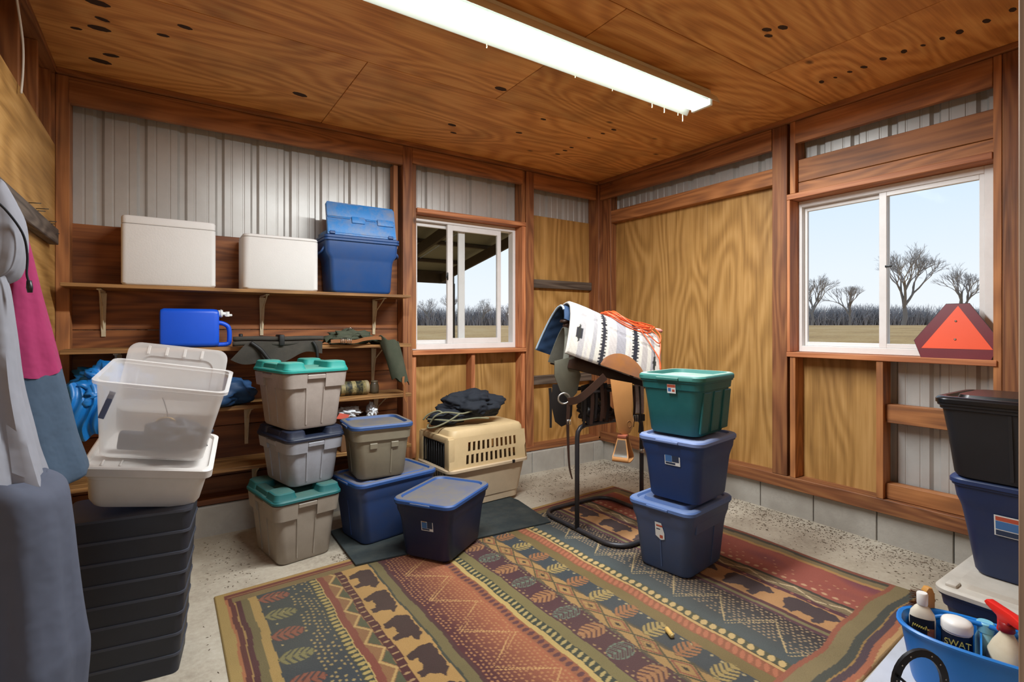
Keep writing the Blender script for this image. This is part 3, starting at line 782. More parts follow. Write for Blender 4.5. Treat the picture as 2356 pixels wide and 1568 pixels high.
def smooth_tote(name, label, loc, rz, L, W, H, body, lid, base=.85, style='curve', plateau=None, ribs=True, rec=.012, rad=.06, over=.008, lidh=.03, band=.26, tilt=None):
    t = thing(name, label, 'storage tote', loc, rz)
    mk('body', tote_body(L, W, H, base, rad*.9, style, band, .010), body, t)
    if ribs:
        for side in ('x-', 'y-'):
            mk('rib', groove_bm(L, W, H, base, (0.,) if side[0] == 'x' else (.06,), side, .03, H*.66, .008, .004), body, t, 0)
    mk('lid', flat_lid(L, W, rad, lidh, rec, over, plateau), lid, t, loc=(0, 0, H-.016))
    return t
M_BLUEA = mat_pl('tote_mid_blue', '#2f4675', grime=.2); M_NAVYB = mat_pl('tote_navy', '#0f2147', grime=.12); M_SLATE = mat_pl('tote_slate_blue', '#3f5278', grime=.15); M_ROYAL = mat_pl('tote_royal', '#17386e', grime=.1); M_TEALB = mat_pl('tote_teal', '#0f5a5c', grime=.2, grimec='#3a8080')
M_LIDSL = dusty('lid_slate', '#5470a6', '#8f98a8', .35); M_LIDPALE = dusty('lid_pale_blue', '#6b7fb0', '#a8aec0', .5); M_LIDTEAL = dusty('lid_teal_pale', '#2f6e66', '#aeb8ac', .75)
smooth_tote('storage_tote', 'wide mid blue tote with gritty lid under the taupe tote', (-2.68, -.80, .0225), math.radians(10.5), .60, .42, .40, M_BLUEA, M_BLUELIDE, plateau=.006)
tp = smooth_tote('storage_tote', 'taupe tote with a dirt covered blue lid, standing on the wide blue tote', (-2.755, -.845, .439), math.radians(-3), .40, .38, .345, M_TAUPE, M_BLUELIDD, style='band', ribs=True, rec=.016)
for x0 in (-.09, .05): side_panel(tp, .40, .38, .345, .85, 'y-', x0, x0+.05, .345*.58, .345*.69, M_TAUPE, 'handle_bay', .010)
bt = smooth_tote('storage_tote', 'dark navy tote with a dusty blue lid on the rubber mat', (-2.462, -1.275, .0225), math.radians(33), .53, .41, .35, M_NAVYB, M_BLUELIDE, ribs=False, plateau=None)
sticker(bt, .53, .41, .35, .85, 'x-', -.03, .215, .082, .062, [(-.019, .003, .036, .038, M_INKB), (-.022, .022, .026, .008, M_YELT0), (.019, .006, .036, .042, M_INKD), (-.01, -.022, .052, .009, M_INKD)])
# --- stack of three in the middle of the rug
b1 = smooth_tote('storage_tote', 'slate blue tote with pale blue lid on the rug, lowest of three', (-1.348, -2.25, .0115), math.radians(8), .51, .41, .385, M_SLATE, M_LIDSL, plateau=.018)
sticker(b1, .51, .41, .385, .85, 'x-', .0, .24, .06, .1, [(0, .032, .04, .01, M_INKR), (-.008, .012, .024, .006, M_INKD), (.01, -.03, .02, .018, M_INKR)], poly=[(-.028, -.03), (.006, -.05), (.03, -.042), (.03, -.005), (.012, .05), (-.028, .05)], extra=.004)
side_panel(b1, .51, .41, .385, .85, 'y-', -.17, .17, .385*.66, .385*.83, M_SLATE, 'handle_bay', .010)
b2 = smooth_tote('storage_tote', 'royal blue tote with pale lid, in the middle of the stack of three', (-1.352, -2.305, .4345), math.radians(9), .47, .395, .352, M_ROYAL, M_LIDPALE, ribs=False)
sticker(b2, .47, .395, .352, .85, 'x-', -.02, .245, .095, .07, [(-.023, .004, .042, .042, M_INKB), (-.025, .026, .032, .01, M_YELT0), (.02, .008, .042, .046, M_INKD), (-.012, -.025, .06, .011, M_INKD)], extra=.003)
b3 = smooth_tote('storage_tote', 'teal green tote with a pale lid, topmost of the three beside the saddle', (-1.33, -2.28, .804), math.radians(10), .455, .40, .335, M_TEALB, M_LIDTEAL, base=.84, style='band', ribs=False, rec=.022, band=.2, lidh=.034)
sticker(b3, .455, .40, .335, .84, 'x-', -.02, .272, .052, .052, [(0, .016, .05, .016, M_INKR), (-.012, -.006, .018, .02, M_INKB), (.012, -.01, .016, .014, M_INKR)], extra=.012)
for a in (-.16, -.03, .1): side_panel(b3, .455, .40, .335, .84, 'y-', a, a+.09, .02, .335*.76, M_TEALB, 'side_panel', .008, .004)
# --- stack beside the doorway
M_LIDGREY = plain('lid_stone', '#b9b2a8', .55, var=.05, grime=.2)
M_BLKT = mat_pl('tote_black', '#181a20', grime=.1, grimec='#2c3038'); M_NAVYC = mat_pl('tote_deep_blue', '#1a2c55', grime=.1)
g1 = thing('storage_tote', 'navy tote with pale stone grey lid, lowest of the stack by the doorway', 'storage tote', (-.855, -3.665, 0), 0)
mk('body', tote_body(.58, .46, .29, .82, .05, 'band', .25, .01), M_NAVYC, g1)
bm = flat_lid(.58, .46, .06, .03, -.0, .010, .02, False); mk('lid', bm, M_LIDGREY, g1, loc=(0, 0, .275))
for s in (-1, 1):
    bm = BM(); add_box(bm, s*.245-.03, s*.245+.03, .16, .20, .30, .318, .006, 2); mk('lid_latch', bm, M_LIDGREY, g1)
g2 = smooth_tote('storage_tote', 'deep blue tote with a bordered label, under the black tote by the doorway', (-.775, -3.70, .3255), PI/2, .52, .44, .42, M_NAVYC, plain('lid_deep_blue', '#1e315c', .45, var=.06), base=.78, ribs=False)
sticker(g2, .52, .44, .42, .78, 'y+', .04, .25, .14, .09, [(0, .002, .13, .036, M_INKB), (0, .031, .13, .018, M_INKR), (0, -.031, .13, .022, M_INKD)], extra=.006)
g3 = smooth_tote('storage_tote', 'black tote with glossy black lid, topmost of the stack by the doorway', (-.825, -3.675, .7605), PI/2, .54, .46, .345, M_BLKT, plain('lid_black', '#101216', .25, var=.06), base=.86, style='band', ribs=False, plateau=.02, band=.12)
for q in (-.13, .02): mk('rib', groove_bm(.54, .46, .345, .86, (q,), 'y+', .02, .3, .012, .006), M_BLKT, g3, 0)
bm = BM(); prism(bm, [(-.03, -.006), (.028, -.008), (.024, .006), (-.02, .01)], 0, .0008, 'XY'); o = mk('tape_scrap', bm, plain('torn_tape', '#9c7f55', .7), g3, 0, (-.09, .236, .353), (-PI/2+.0, 0, PI))
# ================================================================ SHELVES AND WHAT STANDS ON THEM
M_BRKT = plain('bracket_cream', '#cdbd9e', .5, var=.08, grime=.3)
def bracket(t, x, zt, H=.30, D=.27):
    bm = BM()
    add_box(bm, x-.012, x+.012, -.032, -.023, zt-H, zt-.003, .002)              # wall leg
    add_box(bm, x-.012, x+.012, -.03-D, -.023, zt-.012, zt-.003, .002)          # arm
    pts = [(-.03, zt-H+.04), (-.03-D*.25, zt-.10), (-.03-D+.02, zt-.012)]
    for (a, b), (c, d) in zip(pts[:-1], pts[1:]): tube(bm, [(x, a, b), (x, c, d)], .005, 6)
    # tapering pressed web
    P = [bm.verts.new(p) for p in ((x-.010, -.033, zt-H+.01), (x+.010, -.033, zt-H+.01), (x+.020, -.06, zt-.02), (x-.020, -.06, zt-.02))]; bm.faces.new(P)
    mk('bracket', bm, M_BRKT, t, 0)
def shelf(label, zt, front, xs, brs, th=.02, x0=-4.452, x1=-2.292):
    t = thing('storage_shelf', label, 'shelf', (0, 0, 0))
    box('shelf_board', x0, x1, -front, -.0235, zt-th, zt, SHELF('X'), t, bev=.002)
    for x in brs: bracket(t, x, zt-th)
    return t
shelf('topmost long wooden shelf carrying the foam coolers', 1.688, .35, None, (-4.279, -3.348, -2.491), .022)
shelf('long wooden shelf carrying the blue water jug', 1.295, .36, None, (-4.2, -3.3, -2.50), .026)
shelf('wooden shelf below the water jug shelf carrying the tarp', .895, .36, None, (-4.2, -3.45, -2.48), .026)
shelf('lowest wooden shelf hidden behind the storage totes', .485, .36, None, (-4.2, -3.4, -2.5), .026)

# ---- foam coolers
M_FOAM = plain('polystyrene', '#e2dedb', .75, var=.03, bump=.25, bscale=120)
def foam(label, x0, x1, y0, y1, z, h, lidh, bev):
    t = thing('foam_cooler', label, 'cooler', ((x0+x1)/2, (y0+y1)/2, z)); hx, hy = (x1-x0)/2, (y1-y0)/2
    bm = BM(); rs = [rrect(hx-d, hy-d, bev*1.4, 3, q) for d, q in ((.012, 0), (.006, .004), (0, .014), (0, h-lidh-.004), (.004, h-lidh-.001))]; rings(bm, rs); fixn(bm); mk('foam_box', bm, M_FOAM, t)
    bm = BM(); rs = [rrect(hx-d, hy-d, bev*1.4, 3, q) for d, q in ((.004, h-lidh+.001), (.001, h-lidh+.004), (.001, h-.012), (.006, h-.003), (.014, h))]; rings(bm, rs); fixn(bm); mk('lid', bm, M_FOAM, t)
    return t
foam('tall white foam cooler with a thick lid at the plank end of the top shelf', -4.172, -3.668, -.345, -.05, 1.688, .43, .052, .02)
foam('shorter white foam box between the taller foam cooler and the blue cooler', -3.508, -3.010, -.345, -.06, 1.688, .385, .022, .03)

# ---- blue cooler with open hinged lid standing upright
M_CBLUE = plain('cooler_blue', '#17457f', .45, var=.05, grime=.12); M_CLID = plain('cooler_lid_blue', '#1f78c0', .5, var=.08, grime=.55, grimec='#9a8a70', scale=80)
t = thing('picnic_cooler', 'bright blue picnic cooler with dusty hinged lid beside the window post', 'cooler', (-2.685, -.20, 1.689))
bm = BM(); rs = []
for hx, hy, z in ((.215, .125, 0), (.224, .132, .006), (.232, .138, .02), (.245, .146, .24), (.252, .150, .262), (.276, .160, .30), (.280, .162, .385)): rs.append(rrect(hx, hy, .03, 5, z))
rings(bm, rs); fixn(bm); mk('body', bm, M_CBLUE, t)
bm = BM(); rings(bm, [rrect(hx, hy, .03, 5, z) for hx, hy, z in ((.288, .170, .386), (.291, .173, .390), (.291, .173, .402), (.285, .168, .405), (.291, .173, .409), (.291, .173, .424), (.283, .165, .428))]); fixn(bm); mk('rim', bm, M_CBLUE, t)
# the lid: split, hinged, sloping back like a ridge
lb = thing('lid', None, None); lb.parent = t
bm = BM(); M = Matrix.Translation((0, -.155, .432)) @ Matrix.Rotation(math.radians(30), 4, 'X')
r_ = [rrect(.268-d, .010-d*.2, .006, 2, z) for d, z in ((.004, 0), (0, .006), (.0, .24), (.012, .262))]
rings(bm, r_); bmesh.ops.transform(bm, matrix=Matrix.Translation((0, -.148, .430)) @ Matrix.Rotation(math.radians(-14), 4, 'X'), verts=bm.verts[:]); fixn(bm)
bpy.data.objects.remove(lb)
LT = Matrix.Translation((-.002, -.148, .430)) @ Matrix.Rotation(math.radians(-14), 4, 'X')
lid = mk('lid', bm, M_CLID, t)
def lidbox(nm, x0, x1, z0, z1, d, m=M_CLID):
    b_ = BM(); add_box(b_, x0, x1, -.010-d, -.006, z0, z1, .004, 2, LT); return mk(nm, b_, m, lid, 35)
lidbox('lid_flap', -.262, .262, .012, .128, .004); lidbox('lid_flap', -.262, .262, .142, .25, .006)
lidbox('hinge', -.08, .02, .10, .152, .014); lidbox('hinge', .12, .25, .10, .152, .014)
lidbox('hinge_pin', -.26, -.09, .131, .141, .008); lidbox('hinge_pin', .03, .11, .131, .141, .008)
lidbox('latch', -.25, -.21, .0, .022, .012, M_CBLUE); lidbox('latch', .2, .24, .0, .022, .012, M_CBLUE)
bm = BM(); add_box(bm, -.262, .262, -.10, .15, .431, .47, .008, 2); mk('lid_base', bm, M_CLID, t)
for s in (-1, 1):
    bm = BM(); tube(bm, spline([(s*.278, -.1, .34), (s*.30, -.09, .30), (s*.30, .09, .30), (s*.278, .1, .34)], 4), .008, 8); mk('handle', bm, M_CBLUE, t)

# ---- blue water jug lying on its side with white spigot
M_JUG = plain('jug_blue', '#0f55d8', .4, var=.04); M_SPIG = plain('spigot_white', '#e6e6e2', .4)
t = thing('water_jug', 'bright blue plastic water jug with white spigot on the shelf', 'jug', (-3.80, -.24, 1.2955))
bm = BM(); rs = []
for x, sc in ((-.178, .80), (-.172, .93), (-.155, 1.0), (.12, 1.0), (.142, .97), (.152, .88)):
    hy, hz = .10*sc, .126*sc
    rs.append([(x, py, .127+pz) for py, pz, _ in [(a, b, c) for a, b, c in rrect(hy, hz, .03, 5, 0)]])
rings(bm, rs); fixn(bm); mk('jug_body', bm, M_JUG, t)
bm = BM()
tube(bm, spline([(.142, -.02, .165), (.185, -.02, .155), (.215, -.02, .125), (.218, -.02, .04), (.205, -.02, .018), (.145, -.02, .014)], 5), .015, 10); mk('handle', bm, M_JUG, t)
bm = BM(); tube(bm, [(.150, -.02, .225), (.178, -.02, .225)], .024, 14); tube(bm, [(.165, -.02, .225), (.17, -.02, .225)], .028, 14)
sp = mk('spigot', bm, M_SPIG, t)
bm = BM(); tube(bm, [(.178, -.02, .225), (.205, -.02, .222)], .012, 10); tube(bm, [(.205, -.02, .238), (.207, -.02, .205)], .014, 10); add_box(bm, .19, .235, -.03, -.01, .207, .222, .004, 2); mk('valve', bm, M_SPIG, sp)

# ---- folded camp chair: dark padded tubes and hanging fabric
M_CHFAB = plain('camp_fabric', '#37332d', .85, var=.15, grime=.3, grimec='#5a5146', bump=.3); M_CHDK = plain('camp_dark', '#1b1a1a', .6, var=.1)
t = thing('folding_chair', 'folded dark camp chair lying on the shelf above the teal lidded tote', 'chair', (-3.27, -.30, 1.2955))
for i, (y, z, r, x0, x1) in enumerate(((-.06, .052, .017, -.30, .285), (-.085, .02, .016, -.305, .26), (.03, .02, .016, -.28, .27), (.0, .056, .013, -.22, .25))):
    bm = BM(); tube(bm, spline([(x0, y, z), (x0+.1, y-.004, z+.003), (0, y, z-.002), (x1-.08, y, z+.002), (x1, y+.004, z)], 3), r, 10); mk('frame_tube', bm, M_CHFAB, t)
bm = BM(); add_box(bm, -.02, .015, -.112, .05, .004, .08, .008, 2); mk('strap', bm, M_CHDK, t)
bm = BM(); tube(bm, [(-.25, -.03, .06), (-.25, -.035, .085)], .013, 10); mk('knob', bm, M_CHDK, t)
def cloth(name, f, nu_, nv_, mat, parent, thick=.004, sm=60):
    """double-sided sheet from a function of two parameters"""
    bm = BM(); V = [[bm.verts.new(f(i/(nu_-1), j/(nv_-1))) for i in range(nu_)] for j in range(nv_)]
    for j in range(nv_-1):
        for i in range(nu_-1): bm.faces.new((V[j][i], V[j][i+1], V[j+1][i+1], V[j+1][i]))
    bmesh.ops.recalc_face_normals(bm, faces=bm.faces[:])
    bmesh.ops.solidify(bm, geom=bm.faces[:], thickness=thick)
    return mk(name, bm, mat, parent, sm)
def fb(u, v):
    x = -.22+.49*u-.10*v*(1-u); return (x, -.10-.012*math.sin(u*9+v*2)-.01*v, .03-.15*v*(.75+.25*math.sin(u*5))-.012*math.sin(u*14)*v)
cloth('seat_fabric', fb, 26, 9, M_CHFAB, t)
bm = BM(); tube(bm, spline([(-.2, -.118, .03), (-.14, -.125, -.02), (-.1, -.125, -.075), (-.06, -.12, -.12)], 5), .013, 8); mk('sling_edge', bm, M_CHDK, t)
bm = BM(); tube(bm, spline([(.2, -.118, .03), (.225, -.122, -.02), (.232, -.12, -.09)], 5), .011, 8); mk('sling_edge', bm, M_CHDK, t)

def crumple(name, c_, r, mat, parent, seed, sq=(1, 1, 1), amp=.35, sub=3, fr=3., ridge=.4):
    bm = BM(); bmesh.ops.create_icosphere(bm, subdivisions=sub, radius=1.)
    for q in bm.verts:
        d = q.co.normalized(); n1_ = mnoise.noise(d*fr+Vector((seed, seed*2, 0))); n2_ = abs(mnoise.noise(d*fr*2.3+Vector((0, seed, 5))))
        k2 = 1+amp*n1_-amp*.7*n2_-amp*ridge*abs(mnoise.noise(d*fr*5.1+Vector((seed, 1, 9))))
        q.co = Vector((d.x*r*sq[0]*k2, d.y*r*sq[1]*k2, d.z*r*sq[2]*k2))
    zmin = min(q.co.z for q in bm.verts)
    for q in bm.verts:
        q.co.z = max(q.co.z, zmin*.72)
        q.co += Vector(c_)
    return mk(name, bm, mat, parent, 28)
# ---- olive harness of canvas with tan straps and buckles
M_OLIVE = plain('olive_canvas', '#3e4434', .9, var=.15, grime=.2, bump=.4); M_TAN = plain('tan_leather', '#8a5428', .6, var=.15, grime=.2); M_STEEL = plain('steel', '#b9b6b0', .3, metal=.9, var=.05)
t = thing('canvas_harness', 'olive canvas harness with tan leather straps draped over the shelf edge', 'harness', (-2.668, -.30, 1.2955))
def fo(u, v):
    x = -.30+.52*u; y = -.075+.15*v; hgt = .092*math.sin(PI*min(1, u*1.15+.05))*(.6+.4*math.sin(PI*v))
    return (x, y+.012*math.sin(u*21), .012+hgt+.014*math.sin(u*17+v*4)+.02*math.sin(u*31+v*7)*.5)
cloth('canvas_panel', fo, 34, 12, M_OLIVE, t, .008)
def ftub(u, v):
    """hanging boot-like sleeve, open at the top"""
    a = 2*PI*u; s = v
    cx_ = .175+.10*s; cz = .035-.33*s; r1 = .085-.012*s+.006*math.sin(3*a); r2 = .05-.008*s
    return (cx_+r1*math.cos(a)*.98, -.085+r2*math.sin(a), cz+.32*r1*math.cos(a)*(-1)+.012*math.sin(a*4+s*5))
cloth('canvas_sleeve', ftub, 30, 10, M_OLIVE, t, .006)
crumple('canvas_bundle', (-.10, .0, .048), .125, M_OLIVE, t, 3.9, (1.55, .62, .50), .45, 4, 2.6)
bm = BM(); pts = spline([(-.27, -.09, .028), (-.2, -.098, .03), (-.1, -.1, .024), (-.03, -.098, .04), (.05, -.1, .05), (.11, -.1, .046)], 5)
rings(bm, [[(p.x, p.y-.004, p.z-.013), (p.x, p.y+.002, p.z-.013), (p.x, p.y+.002, p.z+.013), (p.x, p.y-.004, p.z+.013)] for p in pts]); fixn(bm); mk('leather_strap', bm, M_TAN, t)
def buckle(x, y, z, s, rot, par):
    bm = BM(); tube(bm, [(-s*.7, 0, -s), (s*.7, 0, -s), (s*.7, 0, s), (-s*.7, 0, s)], s*.16, 6, closed=True); tube(bm, [(0, 0, -s), (0, 0, s)], s*.13, 6)
    return mk('buckle', bm, M_STEEL, par, 40, (x, y, z), rot)
buckle(-.185, -.105, .03, .02, (0, 0, 0), t); buckle(-.14, -.105, .029, .02, (0, 0, 0), t); buckle(-.11, -.02, .112, .022, (.9, .3, .4), t)
bm = BM(); pts = spline([(.275, -.14, -.255), (.27, -.145, -.3), (.285, -.145, -.34), (.28, -.143, -.40), (.30, -.143, -.46)], 5)
rings(bm, [[(p.x-.009, p.y-.002, p.z), (p.x+.009, p.y-.002, p.z), (p.x+.009, p.y+.002, p.z), (p.x-.009, p.y+.002, p.z)] for p in pts]); fixn(bm); mk('hanging_strap', bm, M_TAN, t)

# ---- printed drum on the third shelf
N = NT('printed_tin'); v = N.coords(False); sx_ = N.n('ShaderNodeSeparateXYZ'); N.l(v, sx_.inputs[0])
n_ = N.noise(N.scale(v, (38, 38, 38)), 1, 2, .6); band = N.math('GREATER_THAN', N.math('SINE', N.math('MULTIPLY', sx_.outputs[0], 75.)), .35)
c = N.mix(N.math('MULTIPLY', band, .8), lin('#23251f'), lin('#a79666')); c = N.mix(N.ramp(n_, [(.45, 0.), (.6, .8)]), c, lin('#5d5636'))
N.set(Base_Color=c, Roughness=.6); M_TIN = N.m
t = thing('printed_tin', 'dusty tin with a dark printed wrapper lying on its side under the harness', 'tin', (-2.75, -.23, .8955))
bm = BM(); tube(bm, [(-.165, 0, .056), (.112, 0, .056)], .0545, 22); mk('wrapper', bm, M_TIN, t)
bm = BM(); tube(bm, [(.112, 0, .056), (.118, 0, .056), (.135, 0, .056), (.142, 0, .056)], [.055, .0555, .0555, .05], 22); mk('tin_end', bm, plain('tin_cream', '#9c8c68', .6, var=.1, grime=.4), t)
# cloudy jar next to it
t = thing('dusty_jar', 'small dusty glass jar beside the printed tin', 'jar', (-2.545, -.2, .8955))
bm = BM(); lathe(bm, [(.02, 0), (.034, .003), (.036, .02), (.036, .06), (.028, .078), (.026, .092)], 18); mk('jar_glass', bm, plain('dusty_glass', '#5c5240', .35, var=.15, grime=.5, trans=.35), t)
bm = BM(); lathe(bm, [(.027, .088), (.028, .090), (.028, .1), (.024, .102)], 18); mk('lid', bm, plain('jar_lid', '#6b5d48', .5), t)
# ---- white plastic bags on a box
M_BAG = plain('plastic_bag', '#d5d8dc', .35, var=.08)
t = thing('cardboard_box', 'brown cardboard box under the white plastic bags', 'box', (-2.68, -.21, .4855))
bm = BM(); add_box(bm, -.17, .15, -.13, .13, 0, .235, .004); mk('box_body', bm, plain('cardboard', '#6d4a2c', .85, var=.1), t, 0)
for s in (-1, 1):
    bm = BM(); add_box(bm, -.17, .15, -.002 if s > 0 else -.13, .13 if s > 0 else -.006, .2355, .239, .0); mk('box_flap', bm, MATS['cardboard'], t, 0)
t = thing('plastic_bag', 'crumpled white plastic bag with red print on the cardboard box', 'bag', (-2.77, -.23, .727))
crumple('bag_film', (0, 0, .036), .078, M_BAG, t, 2.3, (1.3, 1., .62), .5, 4, 3.2)
bm = BM(); prism(bm, [(-.06, -.02), (.02, -.03), (.045, .0), (-.03, .022)], 0, .001, 'XY'); o = mk('red_print', bm, plain('bag_red', '#c4503c', .5), t, 0, (-.05, -.082, .03), (PI/2-.2, 0, 0))
t = thing('plastic_bag', 'thin twist of white plastic bag hanging beside the printed bag', 'bag', (-2.585, -.25, .7285))
crumple('bag_film', (0, 0, .036), .06, M_BAG, t, 6.1, (.75, .8, 1.0), .55, 4, 3.5)
# ---- blue tarp folded on the third shelf
M_TARP = plain('blue_tarp', '#1c78c4', .38, var=.12, grime=.1, grimec='#0c2f52'); M_TARPD = plain('navy_cloth', '#24466e', .6, var=.15)
t = thing('folded_tarp', 'crumpled bright blue tarp bulging off the shelf behind the clear tote', 'tarp', (-4.215, -.30, .8955))
crumple('tarp_sheet', (0, 0, .165), .215, M_TARP, t, 1.4, (1.05, 1.0, .70), .55, 5, 2.4)
def ft(u, v): return (-.19+.20*u+.02*math.sin(v*6), -.17-.05*math.sin(PI*v)-.012*math.sin(u*26+v*3), .20-.30*v+.02*math.sin(u*12))
cloth('tarp_fold', ft, 28, 16, M_TARP, t, .003)
t = thing('navy_tarp', 'dark navy blue tarp folded behind the grey stack on the shelf', 'tarp', (-3.66, -.29, .8955))
crumple('tarp_sheet', (0, 0, .085), .2, M_TARPD, t, 4.4, (1.25, .8, .55), .3, 4, 2.2)
# ================================================================ SADDLE STAND, SADDLE, PADS, CORD
SO = (-1.27, -1.55, 0); SRZ = math.radians(-20)
M_PIPE = plain('dark_pipe', '#34343a', .4, metal=.3, var=.15, grime=.25, grimec='#5a4a3c')
t = thing('saddle_stand', 'dark steel tube saddle stand with a rounded floor loop on the rug', 'stand', (-1.25, -1.55, 0))
bm = BM(); tube(bm, rrect(.325, .40, .13, 7, .029), .0155, 10, closed=True); mk('floor_loop', bm, M_PIPE, t)
bm = BM(); up_ = [(-.325, -.01, .03), (-.325, -.01, .4), (-.325, -.01, .66), (-.318, -.01, .70), (-.295, -.01, .728), (-.25, -.01, .742), (0, -.01, .748), (.25, -.01, .742), (.295, -.01, .728), (.318, -.01, .70), (.325, -.01, .66), (.325, -.01, .4), (.325, -.01, .03)]
tube(bm, up_, .0165, 12); mk('arch', bm, M_PIPE, t)
for s in (-1, 1):
    bm = BM(); tube(bm, [(s*.2, -.01, .745), (s*.2, -.01, .98)], .014, 10); mk('riser', bm, M_PIPE, t)
for s in (-1, 1):
    bm = BM(); tube(bm, [(-.32, s*.09, .985), (.32, s*.09, .985)], .014, 10); mk('rail', bm, M_PIPE, t)
for s in (-1, 1):
    bm = BM(); tube(bm, [(s*.2, -.10, .985), (s*.2, .10, .985)], .012, 10); mk('cross_bar', bm, M_PIPE, t)
bm = BM(); tube(bm, [(.325, -.01, .70), (.325, -.01, .90)], .013, 10); mk('riser', bm, M_STEEL, t)
bm = BM(); tube(bm, [(.325, -.01, .47), (.325, -.01, .50)], .021, 12); mk('collar', bm, M_STEEL, t)

TILT = math.radians(19)
PROF = spline([(0, 0, 0), (.075, 0, -.022), (.15, 0, -.095), (.205, 0, -.19), (.25, 0, -.30), (.275, 0, -.40)], 8)
QL = [0.]
for p, q in zip(PROF[:-1], PROF[1:]): QL.append(QL[-1]+(q-p).length)
def padP(s, q, off=0., c=(.02, 0, 1.475), tilt=TILT, wide=1.):
    a = min(abs(q), QL[-1]-1e-4); i = max(k for k in range(len(QL)-1) if QL[k] <= a); f_ = (a-QL[i])/(QL[i+1]-QL[i])
    p = PROF[i].lerp(PROF[i+1], f_); d = (PROF[i+1]-PROF[i]).normalized(); n = Vector((-d.z, 0, d.x))
    b, z = p.x*wide+n.x*off, p.z+n.z*off
    if a < 1e-3: b, z = 0, off
    sg = 1 if q >= 0 else -1
    ct, st_ = math.cos(tilt), math.sin(tilt)
    return (c[0]+s*ct+z*st_, c[1]+sg*b, c[2]-s*st_+z*ct)
def sheet(name, fP, s0, s1, q0, q1, ns, nq, thick, mat, parent, colf=None, under=None, wob=None):
    """thick padded sheet over padP, optional print by colour attribute"""
    V = []; cols = []
    for side in (1, 0):
        for j in range(nq):
            for i in range(ns):
                s = s0+(s1-s0)*i/(ns-1); q = q0+(q1-q0)*j/(nq-1)
                e_ = min(i, ns-1-i, j, nq-1-j); w_ = 1-max(0, (2-e_))*.28
                o_ = (thick*.5+(thick*.5*w_ if side else -thick*.5*w_))
                if wob: o_ += wob(s, q)
                V.append(fP(s, q, o_)); cols.append(colf(s, q, side) if colf else (1, 1, 1))
    F_ = []; n0 = ns*nq
    for j in range(nq-1):
        for i in range(ns-1):
            a = j*ns+i; F_.append((a, a+1, a+ns+1, a+ns)); F_.append((n0+a, n0+a+ns, n0+a+ns+1, n0+a+1))
    for i in range(ns-1):
        F_.append((i, n0+i, n0+i+1, i+1)); k = (nq-1)*ns+i; F_.append((k, k+1, n0+k+1, n0+k))
    for j in range(nq-1):
        k = j*ns; F_.append((k, k+ns, n0+k+ns, n0+k)); k = j*ns+ns-1; F_.append((k, n0+k, n0+k+ns, k+ns))
    me = bpy.data.meshes.new(name); me.from_pydata(V, [], F_)
    if colf:
        at_ = me.color_attributes.new('Col', 'FLOAT_COLOR', 'POINT'); at_.data.foreach_set('color', np.array([list(c_)+[1.] for c_ in cols], np.float32).reshape(-1))
    me.materials.append(mat)
    b_ = bmesh.new(); b_.from_mesh(me); bmesh.ops.recalc_face_normals(b_, faces=b_.faces[:]); smooth(b_, 60); b_.to_mesh(me); b_.free()
    return link(bpy.data.objects.new(name, me), parent)
hxl = lambda h: lin(h)[:3]
def padcol(s, q, side):
    if not side: return hxl('#77706a')
    c = '#d6cdc2'
    S = s+.36
    for a, b, h in ((.0, .03, '#cfc7bd'), (.075, .115, '#b4aeae'), (.13, .15, '#c9c1bd'), (.175, .2, '#a9a4a6'), (.238, .278, '#35333a'), (.30, .36, '#c4bab6'), (.36, .43, '#a39ea3'), (.455, .475, '#cbbfb8'), (.487, .527, '#302f36'), (.56, .60, '#b9afab'), (.63, .66, '#aaa3a4')):
        e_ = .006*math.copysign(1, math.sin(q*260)) if h.startswith('#3') else 0
        if a-e_ <= S < b+e_: c = h
    du, dq = S-.075, abs(abs(q)-.30)
    if q < 0:
        if abs(du) < .022*(1-dq/.075) and dq < .075: c = '#3a3836'
        if abs(abs(du)-.018) < .008 and dq < .045-abs(abs(du)-.018)*2: c = '#35333a'
        if abs(S-.66) < .014*(1-abs(abs(q)-.33)/.09): c = '#3a3836'
    return tuple(x*.74*(1-.10*abs(math.sin(s*90+q*60))) for x in hxl(c))
t = thing('saddle_pad', 'cream and grey striped wool saddle pad with black bands over the saddle', 'saddle pad', SO, SRZ)
M_WOOL = vcol('striped_wool', rough=.95, bump=.6)
wob = lambda s, q: .004*math.sin(s*17+q*9)+(-.006 if abs(abs(q)-.19-.03*math.sin(s*5)) < .012 and abs(s) < .3 else 0)
sheet('wool_pad', padP, -.36, .36, -.47, .30, 120, 110, .026, M_WOOL, t, padcol, wob=wob)
def patch(s0, s1, q0, q1):
    bm = BM(); n = 22; top = []
    for k_ in range(n+1):
        f_ = k_/n; s = s0+(s1-s0)*f_; top.append((s, q0+(q1-q0)*(math.sin(PI*f_)**.55)))
    A_ = [bm.verts.new(padP(s, q0-.004, .0285)) for s, q in top]; B_ = [bm.verts.new(padP(s, (q+q0)/2, .0305)) for s, q in top]; C2 = [bm.verts.new(padP(s, q, .0275)) for s, q in top]
    for P_, Q_ in ((A_, B_), (B_, C2)):
        for i in range(n): bm.faces.new((P_[i], P_[i+1], Q_[i+1], Q_[i]))
    bmesh.ops.recalc_face_normals(bm, faces=bm.faces[:]); bmesh.ops.solidify(bm, geom=bm.faces[:], thickness=-.003); return bm
mk('wear_leather', patch(-.10, .24, -.465, -.345), plain('wear_leather', '#8d5a30', .45, var=.2, grime=.35, grimec='#5b4a55'), t, 60)
t = thing('blue_saddle_pad', 'navy blue quilted pad with pale edging under the striped pad', 'saddle pad', SO, SRZ)
def bP(s, q, off=0.): return padP(s, q, off-.022, c=(.005, .012, 1.472))
